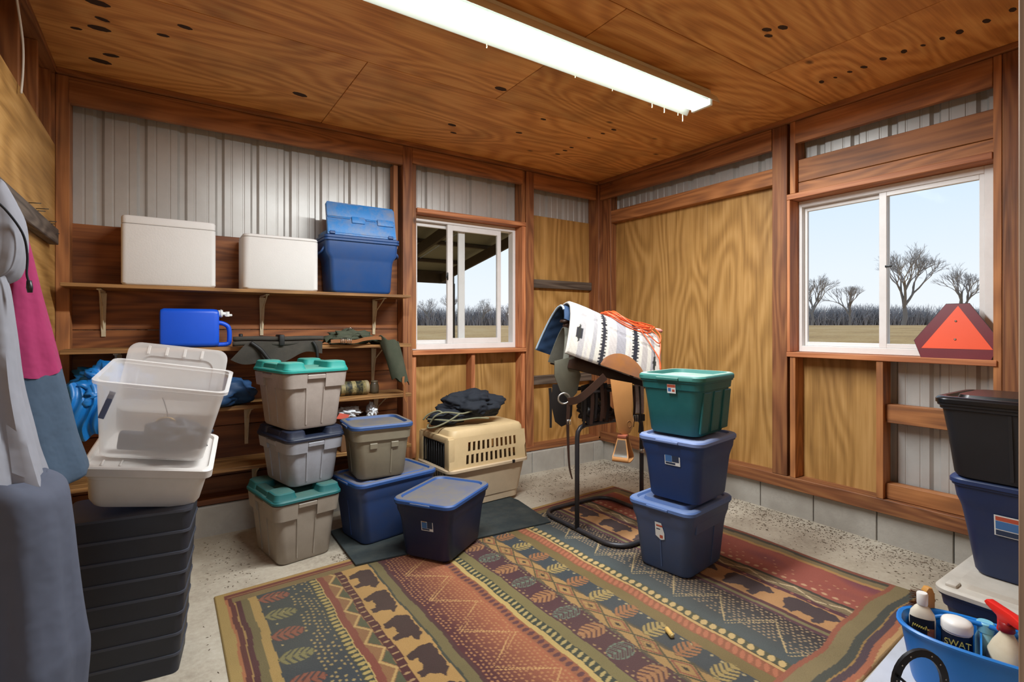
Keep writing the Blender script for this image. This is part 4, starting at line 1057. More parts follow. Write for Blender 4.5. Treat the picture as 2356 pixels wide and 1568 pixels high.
sheet('quilted_pad', bP, -.375, .25, -.2, .47, 60, 60, .018, plain('navy_quilt', '#16304f', .85, var=.12, bump=.3), t, None, wob=lambda s, q: .003*math.sin(s*60)*math.sin(q*60))
bm = BM(); tube(bm, [bP(-.378, -.1+.57*k_/30, .009) for k_ in range(31)], .008, 8); mk('edging', bm, plain('pale_edging', '#9fb0c0', .9), t)

# ---- western saddle
M_DLEA = plain('dark_leather', '#3a2318', .5, var=.25, grime=.3, grimec='#1c1210'); M_BLEA = plain('black_leather', '#1d1817', .5, var=.2); M_TLEA = plain('tan_fender', '#b8804a', .5, var=.1, grime=.15, grimec='#8a5a30'); M_FLEE = plain('grey_fleece', '#6f6d62', .95, var=.25, bump=.6)
t = thing('western_saddle', 'brown leather western saddle with tan fender and stirrup under the pads', 'saddle', SO, SRZ)
def sP(s, q, off=0.): return padP(s, q, off-.075, c=(.0, 0, 1.44), tilt=math.radians(14), wide=.95)
sheet('skirt', sP, -.30, .30, -.47, .47, 30, 40, .022, M_DLEA, t)
sheet('fleece_lining', lambda s, q, o: sP(s, q, o-.028), -.33, .27, -.45, .45, 26, 30, .02, M_FLEE, t)
bm = BM(); tube(bm, spline([(-.28, 0, 1.35), (-.30, 0, 1.42), (-.33, 0, 1.46)], 4), [.03]*8+[.022], 10); lathe(bm, [(.0, 1.455), (.035, 1.46), (.04, 1.47), (.03, 1.482), (0., 1.484)], 14, (-.33, 0, 0)); mk('horn', bm, M_DLEA, t)
bm = BM(); rings(bm, [[(.24+.06*k_, .17*math.cos(a)*(1-.2*k_), 1.16+.16*math.sin(a)+.06*k_) for a in [PI*i/10 for i in range(11)]] for k_ in (0, .5, 1.)], closed=False); bmesh.ops.solidify(bm, geom=bm.faces[:], thickness=.02); fixn(bm); mk('cantle', bm, plain('cantle_pink_leather', '#a8705a', .5, var=.2), t)
# fenders: a thick outlined plate hung beside the tree
def plate(name, poly, b0, th, mat, par, bev=.002):
    bm = BM(); prism(bm, poly, b0-th, b0, 'XZ', bev=bev); return mk(name, bm, mat, par, 30)
F1 = [(-.115, 1.08), (.045, 1.05), (.05, .93), (.042, .86), (.058, .80), (.055, .76), (.03, .715), (-.005, .698), (-.04, .712), (-.062, .74), (-.085, .86)]
fo_ = plate('fender', F1, -.285, .006, M_TLEA, t)
bm = BM(); tube(bm, [(.022+.016*math.cos(a), -.2925, .775+.022*math.sin(a)) for a in [2*PI*i/16 for i in range(16)]], .0012, 6, closed=True); mk('tooled_ring', bm, plain('tooling', '#8a5c30', .6), fo_)
plate('fender', [(-.36, 1.0), (-.22, 1.0), (-.20, .86), (-.205, .76), (-.235, .70), (-.29, .68), (-.34, .72), (-.37, .85)], .20, .008, M_BLEA, t)
plate('front_jockey', [(-.47, 1.20), (-.33, 1.23), (-.28, 1.10), (-.31, .98), (-.36, .93), (-.43, 1.0), (-.47, 1.1)], -.17, .010, plain('olive_leather', '#5b584a', .6, var=.25, grime=.3, grimec='#33302a'), t)
plate('billet_flap', [(-.25, 1.02), (-.16, 1.04), (-.12, .90), (-.13, .78), (-.2, .74), (-.25, .84)], -.10, .008, M_BLEA, t)
# rigging straps
def strap(name, pts, w, th, mat, par, face=(0, -1, 0)):
    bm = BM(); P_ = spline(pts, 5); n = Vector(face); rs = []; m_ = len(P_)
    for i, p in enumerate(P_):
        tg = (P_[min(i+1, m_-1)]-P_[max(i-1, 0)]).normalized(); sd = tg.cross(n).normalized(); nn = sd.cross(tg).normalized()
        ww = w*(1 if not isinstance(w, tuple) else 1) if not isinstance(w, tuple) else w[0]+(w[1]-w[0])*i/(m_-1)
        rs.append([p+sd*ww/2+nn*th/2, p-sd*ww/2+nn*th/2, p-sd*ww/2-nn*th/2, p+sd*ww/2-nn*th/2])
    rings(bm, rs); fixn(bm); return mk(name, bm, mat, par, 40)
strap('rigging_strap', [(-.15, -.285, 1.10), (-.25, -.292, 1.02), (-.34, -.29, .955), (-.40, -.25, .935)], .05, .006, M_DLEA, t)
strap('latigo', [(-.395, -.25, .93), (-.40, -.245, .80), (-.395, -.24, .65), (-.385, -.235, .50), (-.365, -.235, .415)], (.026, .008), .004, M_DLEA, t)
strap('latigo', [(-.45, -.02, 1.0), (-.445, -.02, .9), (-.445, -.02, .72)], (.022, .016), .004, M_BLEA, t)
bm = BM(); tube(bm, [(-.425+.04*math.cos(a), -.24, .955+.035*math.sin(a)) for a in [2*PI*i/18 for i in range(18)]], .006, 8, closed=True); mk('rigging_ring', bm, M_STEEL, t)
for i, (a, b, z0, z1, w_) in enumerate(((-.20, -.17, 1.06, .76, .03), (-.165, -.16, 1.05, .80, .022), (-.13, -.18, 1.04, .78, .026), (-.235, -.12, 1.0, .74, .024), (.09, -.22, 1.02, .74, .02), (.13, -.23, 1.02, .70, .012), (-.09, -.14, 1.0, .79, .03), (-.05, -.10, 1.0, .77, .03))):
    strap('tie_strap', [(a, b, z0), (a+.006, b-.004, (z0+z1)/2), (a-.004, b, z1)], (w_, w_*.7), .004, (M_DLEA, M_BLEA)[i % 2], t)
bm = BM(); add_box(bm, .135, .20, -.17, -.14, .82, 1.03, .006, 2); mk('cinch', bm, plain('mohair_cinch', '#b9a79c', .95, var=.3, grime=.4, grimec='#8c4a3a', scale=60, bump=.6), t)
bm = BM(); add_box(bm, .13, .205, -.175, -.135, .765, .815, .006, 2); mk('cinch_end', bm, M_BLEA, t)
plate('billet_flap', [(-.08, 1.02), (.0, 1.02), (.02, .88), (-.02, .78), (-.07, .80)], .02, .008, M_BLEA, t)
crumple('bridle_bundle', (-.16, -.06, .845), .075, M_BLEA, t, 5.5, (1.35, .9, 1.3), .5, 4, 3.0)
crumple('bridle_bundle', (-.02, -.02, .80), .06, M_DLEA, t, 8.5, (1.3, .9, 1.0), .5, 4, 3.2)
buckle(.10, -.235, .80, .022, (0, 0, 0), t); buckle(-.395, -.255, .80, .016, (0, 0, 0), t)
# stirrup: a bell shaped strip
st_t = BM(); SM = Matrix.Translation((-.02, -.285, .0)) @ Matrix.Rotation(math.radians(48), 4, 'Z')
bell = spline([(-.028, 0, .685), (-.036, 0, .655), (-.052, 0, .59), (-.070, 0, .552), (-.060, 0, .535), (0, 0, .528), (.060, 0, .535), (.070, 0, .552), (.052, 0, .59), (.036, 0, .655), (.028, 0, .685)], 4)
rs = []
for i, p in enumerate(bell):
    tg = (bell[min(i+1, len(bell)-1)]-bell[max(i-1, 0)]).normalized(); nn = Vector((tg.z, 0, -tg.x)); wd = .028+.026*min(1, (.69-p.z)/.12)
    rs.append([SM @ (p+Vector((0, y, 0))+nn*o_) for y, o_ in ((-wd, -.003), (wd, -.003), (wd, .003), (-wd, .003))])
rings(st_t, rs); fixn(st_t); sr = mk('stirrup', st_t, M_TLEA, t, 40)
bm = BM(); add_box(bm, -.035, .035, -.03, .03, .683, .705, .005, 2, SM); mk('stirrup_bolt', bm, plain('red_leather', '#8d4a34', .5, var=.15), sr)
bm = BM(); rs = []
for p in [q for q in bell if q.x < -.03 and q.z > .56]: rs.append([SM @ Vector((p.x-.005, y, p.z)) for y in (-.046*(.5+.5*(.69-p.z)/.12), .046*(.5+.5*(.69-p.z)/.12))])
rings(bm, rs, closed=False); bmesh.ops.solidify(bm, geom=bm.faces[:], thickness=.0015); mk('metal_cover', bm, M_STEEL, sr, 40)

# ---- orange extension cord coiled on the pad
M_CORD = plain('orange_cord', '#e0572a', .45, var=.06)
t = thing('extension_cord', 'orange extension cord coiled loosely on the striped pad', 'cord', SO, SRZ)
pts = []; rng = random.Random(5)
for k_ in range(8):
    cs, cq = .13+rng.uniform(-.03, .03), .0+rng.uniform(-.03, .03); rs_, rq = .17+rng.uniform(-.035, .035), .105+rng.uniform(-.03, .03); n = 14
    for i in range(n):
        a = 2*PI*i/n; s = cs+rs_*math.cos(a); q = cq+rq*math.sin(a)
        pts.append(padP(max(-.3, min(.355, s)), q, .030+.007*k_*.8+rng.uniform(0, .004)))
tail = [(.30, -.03, .05), (.335, -.10, .04), (.345, -.18, .036), (.335, -.26, .036), (.34, -.33, .036), (.35, -.37, .036), (.33, -.30, .044), (.27, -.22, .04), (.22, -.15, .04), (.18, -.1, .045), (.26, -.14, .045), (.33, -.17, .04), (.352, -.10, .05), (.345, -.02, .06)]
pts += [padP(*p) for p in tail]
bm = BM(); tube(bm, spline(pts, 3), .0042, 7); mk('cable', bm, M_CORD, t)
bm = BM(); p0 = Vector(padP(.345, -.02, .06)); tube(bm, [p0, p0+Vector((.03, -.005, -.01)), p0+Vector((.05, -.01, -.02))], [.008, .013, .011], 10); mk('plug', bm, plain('pink_plug', '#d88a80', .5), t)
# ================================================================ PET CARRIER, BAG, TRIANGLE, LEFT GROUP, COATS
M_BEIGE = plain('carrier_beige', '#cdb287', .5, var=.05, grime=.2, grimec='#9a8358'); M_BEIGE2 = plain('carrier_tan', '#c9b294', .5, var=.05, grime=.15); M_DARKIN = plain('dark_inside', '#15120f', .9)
t = thing('pet_carrier', 'beige plastic pet carrier with rows of vent slots on the mat', 'pet carrier', (-1.815, -.525, .0225), math.radians(3)); t.scale = (1.14, 1.14, 1.13)
L, Wd = .33, .225
bm = BM(); rings(bm, [rrect(L*a, Wd*a, .05, 5, z) for a, z in ((.80, 0), (.84, .006), (.85, .05), (.87, .055), (.97, .245), (.98, .262))], True, True, False)
rings(bm, [rrect(L*a, Wd*a, .05, 5, z) for a, z in ((.98, .262), (.955, .262), (.86, .06), (.8, .03))], True, False, True); fixn(bm); mk('lower_shell', bm, M_BEIGE2, t)
bm = BM(); rings(bm, [rrect(L+d, Wd+d, .055, 5, z) for d, z in ((.0, .262), (.014, .264), (.014, .280), (.0, .284))], True, False, False); rings(bm, [rrect(L+d, Wd+d, .055, 5, z) for d, z in ((.0, .284), (-.012, .284), (-.012, .262), (.0, .262))], True, False, False); fixn(bm); mk('flange', bm, M_BEIGE2, t)
# upper shell: walls as a slotted plate on the long sides
def slotted(sy):
    """side wall with two rows of slots cut right through"""
    nsl = 11; x0, x1, z0, z1 = -.318, .326, .284, .49
    us = [x0]; 
    for i in range(nsl):
        c_ = -.175+.04*i; us += [c_-.0105, c_+.0105]
    us.append(x1); zs = [z0, .308, .368, .392, .452, z1]
    bm = BM()
    def P3(x, z, o):
        f_ = (z-z0)/(z1-z0); y = Wd*(1-.10*f_)-.004-o; return (x*(1-.05*f_)+.012*f_, sy*y, z)
    for o in (0, .004):
        G = {(i, j): bm.verts.new(P3(u_+(-.012 if zs[j] < .38 else 0.0), z_, o)) for i, u_ in enumerate(us) for j, z_ in enumerate(zs)}
        for i in range(len(us)-1):
            for j in range(len(zs)-1):
                if i % 2 == 1 and j in (1, 3): continue
                bm.faces.new((G[i, j], G[i+1, j], G[i+1, j+1], G[i, j+1]))
    return fixn(bm)
for sy in (-1, 1): mk('slotted_side', slotted(sy), M_BEIGE, t, 0)
bm = BM(); rings(bm, [rrect(L*a+.0, Wd*b, .05, 5, z, c_, 0) for a, b, z, c_ in ((.95, .885, .484, .010), (.935, .865, .515, .012), (.90, .82, .535, .012), (.84, .74, .543, .012))], True, False, True); fixn(bm); mk('roof', bm, M_BEIGE, t)
bm = BM()
rear = [(.284, Wd-.004, L-.002), (.40, Wd*.94-.004, L-.008), (.49, Wd*.90-.004, L*.955)]
V_ = [[bm.verts.new((x, y_*s, z)) for s in (-1, -.5, 0, .5, 1)] for z, y_, x in rear]
for a, b in zip(V_[:-1], V_[1:]):
    for i in range(4): bm.faces.new((a[i], a[i+1], b[i+1], b[i]))
bmesh.ops.solidify(bm, geom=bm.faces[:], thickness=.004); fixn(bm); mk('rear_panel', bm, M_BEIGE, t, 0)
# door end: frame and wire door
bm = BM()
for sy in (-1, 1): add_box(bm, -L+.002, -L+.05, sy*.185-.03, sy*.185+.03, .284, .49, .006, 2)
add_box(bm, -L+.004, -L+.05, -.2, .2, .455, .5, .006, 2); mk('door_frame', bm, M_BEIGE, t)
dr = None
bm = BM(); tube(bm, [(-L+.01, -.15, .07), (-L+.01, .15, .07), (-L+.01, .15, .45), (-L+.01, -.15, .45)], .005, 6, closed=True); dr = mk('door', bm, M_BLACKP, t)
for i in range(9):
    bm = BM(); y = -.132+.033*i; tube(bm, [(-L+.01, y, .07), (-L+.01, y, .45)], .0025, 5); mk('wire', bm, M_BLACKP, dr)
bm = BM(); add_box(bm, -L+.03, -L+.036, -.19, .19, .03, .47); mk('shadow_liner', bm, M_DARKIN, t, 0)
bm = BM(); add_box(bm, L*.55, L*.62, -Wd-.018, -Wd-.006, .262, .285, .003); mk('bolt', bm, M_BLACKP, t)

M_BLKF = plain('black_fabric', '#171c26', .85, var=.2, bump=.3); M_PIPEG = plain('olive_piping', '#7e7c62', .8)
t = thing('black_bag', 'crumpled black fabric bag with olive piping on the pet carrier', 'bag', (-1.875, -.52, .638), math.radians(-10)); t.scale = (1.12, 1.05, 1.05)
crumple('bag_body', (.04, 0, .135), .20, M_BLKF, t, 7.7, (1.25, .80, .62), .36, 5, 1.7, .10)
crumple('bag_fold', (-.16, -.04, .062), .11, M_BLKF, t, 3.2, (1.3, .9, .62), .35, 4, 2.0, .10)
for i, pp in enumerate(([(-.30, -.09, .03), (-.27, -.125, .09), (-.2, -.14, .115), (-.08, -.155, .10), (.0, -.16, .12)], [(-.31, -.06, .06), (-.24, -.13, .06), (-.12, -.155, .05), (.02, -.165, .06), (.12, -.16, .05)], [(-.30, -.05, .02), (-.31, -.09, -.0), (-.26, -.13, .012), (-.18, -.15, .05), (-.10, -.155, .10)], [(-.33, -.02, .05), (-.30, -.04, .09), (-.24, -.08, .12), (-.2, -.1, .10)])):
    bm = BM(); tube(bm, spline(pp, 5), .006, 7); mk('piping', bm, M_PIPEG, t)

# ---- slow moving vehicle triangle on the sill
t = thing('warning_triangle', 'orange and red reflective warning triangle leaning in the window', 'sign', (-.025, -3.195, 1.2405), PI/2, rot=(math.radians(-6), 0, -PI/2))
def tri(sc, off=0.): return None
out_ = [(-.165, .0), (.165, .0), (.204, .105), (.06, .33), (-.05, .33), (-.204, .105)]
inn = [(-.165, .058), (.172, .058), (.008, .318)]
M_RED = plain('dark_red_reflective', '#6d1f2a', .35, var=.12); M_ORNG = plain('fluorescent_orange', '#f2552c', .4, var=.03); M_BLKE = plain('black_edge', '#1a1618', .6)
bm = BM(); prism(bm, [(x*1.012, z*1.008-.0) for x, z in out_], .0005, .0035, 'XZ'); mk('plate', bm, M_BLKE, t, 0)
bm = BM(); prism(bm, out_, -.0008, .0006, 'XZ'); mk('border', bm, M_RED, t, 0)
bm = BM(); prism(bm, inn, -.002, -.0006, 'XZ'); mk('centre', bm, M_ORNG, t, 0)
for z in (.115, .225):
    bm = BM(); tube(bm, [(.0, -.0005, z), (.0, -.0045, z)], .006, 10); mk('bolt', bm, M_STEEL, t)

# ---- tall dark ribbed bin with white totes on it
M_DBIN = plain('dark_ribbed', '#23252e', .55, var=.1, grime=.15, grimec='#3a3c46'); M_DBIN2 = plain('dark_lip', '#3c3e48', .5, var=.1)
BR = math.radians(-8)
t = thing('ribbed_bin', 'tall dark tapered bin with horizontal ridges beside the coats', 'bin', (-4.06, -1.585, 0), BR)
nb = 8; Hb = .685
bm = BM(); rs = []
for i in range(nb):
    f0, f1 = i/nb, (i+1)/nb; s0_ = .78+.22*f0; s1_ = .78+.22*f1
    rs += [rrect(.225*s0_, .16*s0_, .028, 4, Hb*f0+.001), rrect(.225*s1_-.003, .16*s1_-.003, .028, 4, Hb*f1-.014)]
rings(bm, rs); fixn(bm); mk('bin_body', bm, M_DBIN, t)
for i in range(nb):
    f1 = (i+1)/nb; s1_ = .78+.22*f1; bm = BM()
    rings(bm, [rrect(.225*s1_+d, .16*s1_+d, .03, 4, Hb*f1+z) for d, z in ((-.006, -.015), (.003, -.012), (.003, -.002), (-.006, 0))]); fixn(bm); mk('ridge', bm, M_DBIN2, t)
M_WTOTE = plain('white_tote', '#cfc9c4', .45, var=.03, grime=.1)
N = NT('translucent_plastic'); v = N.coords()
N.set(Base_Color=lin('#efebe8'), Roughness=.5); N.b.inputs['Transmission Weight'].default_value = .25; N.b.inputs['IOR'].default_value = 1.08; N.b.inputs['Alpha'].default_value = .46
M_TRANS = N.m
# short white tote with a lid
t = thing('white_tote', 'short white tote with a white lid on top of the dark ribbed bin', 'storage tote', (-4.0, -1.55, .727), rot=(math.radians(13), math.radians(9), math.radians(-6)))
bm = BM(); rings(bm, [rrect(a, b, .05, 6, z) for a, b, z in ((.155, .13, 0), (.178, .153, .006), (.19, .163, .03), (.202, .173, .13), (.207, .177, .132), (.21, .18, .165))]); fixn(bm); mk('body', bm, M_WTOTE, t)
bm = BM(); rings(bm, [rrect(.216+d, .186+d, .035, 6, z) for d, z in ((0, .152), (.006, .154), (.006, .185), (.0, .190), (-.012, .190), (-.016, .178), (-.03, .176))]); fixn(bm); ld = mk('lid', bm, M_WTOTE, t)
for x in (-.16, -.1): 
    bm = BM(); add_box(bm, x-.004, x+.004, -.15, -.10, .177, .182, .002); mk('lid_rib', bm, M_WTOTE, ld)
# translucent tote with gear inside
t = thing('clear_tote', 'translucent white tote with dark gear inside, standing on the short white tote', 'storage tote', (-3.974, -1.602, .917), rot=(math.radians(11), math.radians(9.5), math.radians(-7)))
def hollow(hx0, hy0, hx1, hy1, h, r, th=.003):
    bm = BM(); outer = [rrect(hx0-.01, hy0-.01, r, 6, 0), rrect(hx0, hy0, r, 6, .008), rrect(hx1, hy1, r, 6, h-.016), rrect(hx1+.012, hy1+.012, r, 6, h-.014), rrect(hx1+.014, hy1+.014, r, 6, h), rrect(hx1-.002, hy1-.002, r, 6, h)]
    inner = [rrect(hx1-th, hy1-th, r, 6, h-.014), rrect(hx0-th, hy0-th, r, 6, .01), rrect(hx0-.014, hy0-.014, r, 6, .005)]
    rings(bm, outer+inner, True, True, True); return fixn(bm)
mk('tub', hollow(.178, .135, .215, .165, .32, .035), M_TRANS, t)
for i, (x, w_) in enumerate(((-.165, .02),)):
    bm = BM(); add_box(bm, -.010, .010, -.002, .002, -.055, .055, .002); o = mk('handle_mark', bm, plain('slate_strip', '#5c6480', .5), t, 0, (-.168, -.160, .225), (math.radians(-5.4), math.radians(12), 0))
M_GEAR = plain('dark_gear', '#2a3444', .6, var=.3); M_BRASS = plain('brass', '#b8945a', .4, metal=.6)
g_ = thing('tack_pile', 'dark tangle of tack and a loop of wire lying in the clear tote', 'tack', (-3.955, -1.63, .925), rot=(math.radians(11), math.radians(9.5), math.radians(-7)))
crumple('gear_pile', (0.04, -.02, .06), .10, M_GEAR, g_, 9.2, (1.25, .8, .75), .35, 4, 2.8)
bm = BM(); add_box(bm, -.15, .10, -.07, -.03, .0, .075, .01, 2); mk('gear_pouch', bm, M_GEAR, g_)
bm = BM(); tube(bm, [(.0+.035*math.cos(a), -.03, .115+.022*math.sin(a)) for a in [2*PI*i/16 for i in range(16)]], .003, 6, closed=True); mk('brass_ring', bm, M_BRASS, g_)
bm = BM(); tube(bm, spline([(.005, -.01, .10), (-.004, -.012, .15), (-.018, -.015, .19), (-.03, -.015, .215)], 5), .0018, 6); mk('wire', bm, M_GEAR, g_)
# its lid leaning inside the tote
t = thing('clear_tote_cover', 'translucent cover with rounded corners propped inside the clear tote', 'cover', (-3.935, -1.50, 1.07), rot=(math.radians(70), math.radians(8), math.radians(-8)))
bm = BM(); rings(bm, [rrect(a, b, .045, 6, z, 0, .13) for a, b, z in ((.19, .15, -.012), (.197, .157, -.010), (.197, .157, .004), (.189, .149, .006), (.18, .140, .004), (.145, .10, .003), (.140, .095, -.004))]); fixn(bm); mk('cover_sheet', bm, M_TRANS, t)
for i in range(4):
    bm = BM(); add_box(bm, -.12+.07*i-.006, -.12+.07*i+.006, .235, .275, .003, .008, .002); mk('cover_rib', bm, M_TRANS, t)

# ---- coats on the left wall
def garment(name, label, cat, parts, c_, seed):
    """hanging cloth: stacked rings with folds; parts = (name, material, [(z, rx, ry, dx, dy)])"""
    t_ = thing(name, label, cat, (c_[0], c_[1], 0))
    for nm, mat, secs, amp in parts:
        bm = BM(); n = 44; rs = []
        sp_ = spline([Vector((z, rx, ry)) for z, rx, ry, dx, dy in secs], 5); sd_ = spline([Vector((dx, dy, 0)) for z, rx, ry, dx, dy in secs], 5)
        z_top = sp_[0].x
        for p, d in zip(sp_, sd_):
            fold = amp*min(1., .25+(z_top-p.x)*1.6)
            ring_ = []
            for k_ in range(n):
                a = 2*PI*k_/n; w_ = 1+fold*(.9*math.sin(a*6+seed+p.x*1.5)+.7*math.sin(a*11+seed*2+p.x*3)+.5*mnoise.noise(Vector((math.cos(a)*2, math.sin(a)*2, p.x*5+seed))))
                ring_.append((d.x+p.y*w_*math.cos(a), d.y+p.z*w_*math.sin(a), p.x+.012*math.sin(a*3+seed)))
            rs.append(ring_)
        rings(bm, rs); fixn(bm); mk(nm, bm, mat, t_, 50)
    return t_
M_GREYJ = plain('grey_jacket', '#85858d', .9, var=.06, bump=.45, bscale=5, bdist=.03, grime=.1); M_PINK = plain('pink_fleece', '#8d2250', .95, var=.1, bump=.6, bscale=8, bdist=.02); M_NAVF = plain('slate_fleece', '#3a4a5c', .95, var=.12, bump=.6, bscale=8, bdist=.02); M_PANT = plain('grey_pants', '#4b4f5e', .9, var=.12, bump=.45, bscale=5, bdist=.03); M_BRN = plain('brown_lining', '#5a3d34', .9, var=.15)
garment('fleece_jacket', 'hanging jacket with pink shoulder and slate blue lower sleeve on the wall', 'jacket',
        [('pink_panel', M_PINK, [(1.735, .015, .02, -.02, 0), (1.66, .03, .05, -.02, 0), (1.55, .05, .08, -.02, .0), (1.40, .08, .115, -.02, 0), (1.276, .105, .135, -.02, 0)], .05),
         ('slate_panel', M_NAVF, [(1.275, .104, .134, -.02, 0), (1.18, .122, .15, -.02, 0), (1.05, .14, .17, -.015, 0), (.93, .155, .185, .0, 0), (.918, .13, .16, .0, 0)], .05)], (-4.325, -1.95), 1.3)
j = garment('grey_jacket', 'grey hooded jacket with drawstring and piped hem hanging on the wall', 'jacket',
        [('hood', M_GREYJ, [(1.845, .02, .03, 0, 0), (1.825, .045, .065, -.01, 0), (1.75, .07, .085, -.005, 0), (1.66, .075, .09, -.005, 0), (1.59, .065, .08, -.01, 0), (1.565, .04, .05, -.01, 0)], .09),
         ('coat_body', M_GREYJ, [(1.60, .04, .05, -.02, 0), (1.54, .055, .075, -.02, 0), (1.42, .066, .09, -.02, 0), (1.25, .075, .105, -.015, 0), (1.10, .098, .125, -.01, 0), (.98, .124, .15, -.01, 0), (.955, .126, .15, -.01, 0), (.91, .09, .13, -.02, 0)], .10),
         ('brown_lining', M_BRN, [(.93, .11, .15, -.02, 0), (.89, .12, .16, -.03, 0), (.85, .07, .12, -.06, 0)], .05)], (-4.36, -2.2), 2.7)
bm = BM(); tube(bm, spline([(.0, -.085, 1.80), (.04, -.085, 1.76), (.072, -.06, 1.70), (.080, -.045, 1.64), (.078, -.04, 1.585), (.083, -.04, 1.56)], 5), .0035, 6); mk('drawstring', bm, M_BLKF, j)
bm = BM(); tube(bm, [(.083, -.04, 1.565), (.084, -.04, 1.545), (.085, -.04, 1.53)], [.006, .008, .006], 8); mk('cord_lock', bm, M_BLACKP, j)
bm = BM(); tube(bm, [(-.01+.126*math.cos(a)*1.09, .152*math.sin(a)*1.09, .957+.03*math.sin(a*1.0)) for a in [-2.2+2.6*i/24 for i in range(25)]], .004, 6); mk('hem_piping', bm, plain('pale_piping', '#a7a6ac', .8), j)
garment('work_trousers', 'dark grey work trousers with a pale side stripe hanging below the grey jacket', 'trousers',
        [('trouser_leg', M_PANT, [(.99, .08, .11, -.01, 0), (.95, .115, .14, 0, 0), (.85, .13, .15, 0, 0), (.70, .14, .155, .0, 0), (.52, .155, .165, .0, 0), (.46, .16, .17, .0, 0), (.34, .155, .17, .0, 0), (.2, .15, .165, 0, 0), (.12, .14, .16, 0, 0)], .05)], (-4.31, -2.23), .4)
# coat hooks, nails and the loose wire on that wall
for y, z in ((-2.2, 1.86), (-1.95, 1.80)):
    h_ = thing('coat_hook', 'steel coat hook on the plywood wall behind the %s jacket' % ('grey hooded' if y < -2.1 else 'pink shouldered'), 'hook', (-4.5, y, z))
    bm = BM(); add_box(bm, .001, .006, -.012, .012, -.03, .03, .002); mk('hook_plate', bm, M_STEEL, h_)
    bm = BM(); tube(bm, spline([(.004, 0, .0), (.06, 0, -.02), (.12, 0, -.015), (.14, 0, .02)], 4), .005, 8); mk('hook_arm', bm, M_STEEL, h_)
for y, z, l_ in ((-.90, 2.0, .05), (-.86, 1.97, .06), (-.70, 2.01, .05), (-.62, 1.96, .07), (-.60, 1.95, .06), (-.45, 1.92, .06)):
    bm = BM(); tube(bm, [(-4.5, y, z+.03), (-4.5+l_, y+.004, z+.034)], .0022, 6); mk('nail', bm, M_BLACKP, wl)
bm = BM(); tube(bm, spline([(-4.49, -1.28, 2.99), (-4.485, -1.2, 2.86), (-4.48, -1.12, 2.72), (-4.482, -1.10, 2.60), (-4.485, -1.12, 2.48)], 6), .005, 7)
w_ = mk('loose_wire', bm, plain('white_cable', '#d9cfc0', .5), None); tag(w_, 'loose white cable hanging down the bare studs of the left wall', 'cable')
# ================================================================ BLUE CADDY WITH BOTTLES, HORSESHOE RACK
M_CAD = plain('caddy_blue', '#1672c4', .38, var=.05)
CA = math.radians(14)
t = thing('grooming_caddy', 'bright blue open tub full of grooming bottles on the pale board', 'caddy', (-1.335, -3.655, .0065), CA); t.scale = (.98, .96, 1.0)
def oval(a, b, z, n=36, e_=2.6):
    return [(a*math.copysign(abs(math.cos(q))**(2/e_), math.cos(q)), b*math.copysign(abs(math.sin(q))**(2/e_), math.sin(q)), z) for q in [2*PI*i/n for i in range(n)]]
bm = BM(); rings(bm, [oval(*q) for q in ((.115, .225, 0), (.128, .238, .004), (.132, .243, .02), (.150, .275, .20), (.153, .279, .215), (.165, .291, .218), (.167, .293, .226), (.160, .286, .231), (.149, .275, .228), (.144, .269, .21), (.125, .236, .022), (.11, .22, .014))], True, True, True); fixn(bm); mk('tub', bm, M_CAD, t, 40)
bm = BM(); rings(bm, [[(x, y, z) for x, y, z in ((-.13, .002, .03), (-.13, -.004, .03), (-.143, -.004, .2), (-.143, .002, .2))], [(x, y, z) for x, y, z in ((.13, .002, .03), (.13, -.004, .03), (.143, -.004, .2), (.143, .002, .2))]]); fixn(bm)
bmesh.ops.translate(bm, verts=bm.verts[:], vec=(0, .02, 0)); mk('divider', bm, M_CAD, t)
bm = BM(); tube(bm, spline([(.10, .18, .20), (0.105, .13, .225), (.11, .02, .232), (.105, -.09, .225), (.10, -.15, .20)], 5), .010, 8); mk('carry_bar', bm, M_CAD, t)
def wl_(x, y): # caddy local -> world
    return (-1.335+x*math.cos(CA)-y*math.sin(CA), -3.69+x*math.sin(CA)+y*math.cos(CA))
ZB = .0215
M_BOTW = plain('bottle_cream', '#d6cdbc', .4, var=.04); M_CAPW = plain('cap_white', '#e4e0dc', .4); M_LBLK = plain('label_black', '#15161c', .5); M_YELT = plain('label_yellow', '#d7c65e', .5); M_OLB = plain('label_orange', '#a8622e', .5); M_LGB = plain('label_skyblue', '#4f86a8', .5)
# direction to face: towards the doorway
VA = math.radians(236)
def vx(ang=VA): return ang-(-PI/2)
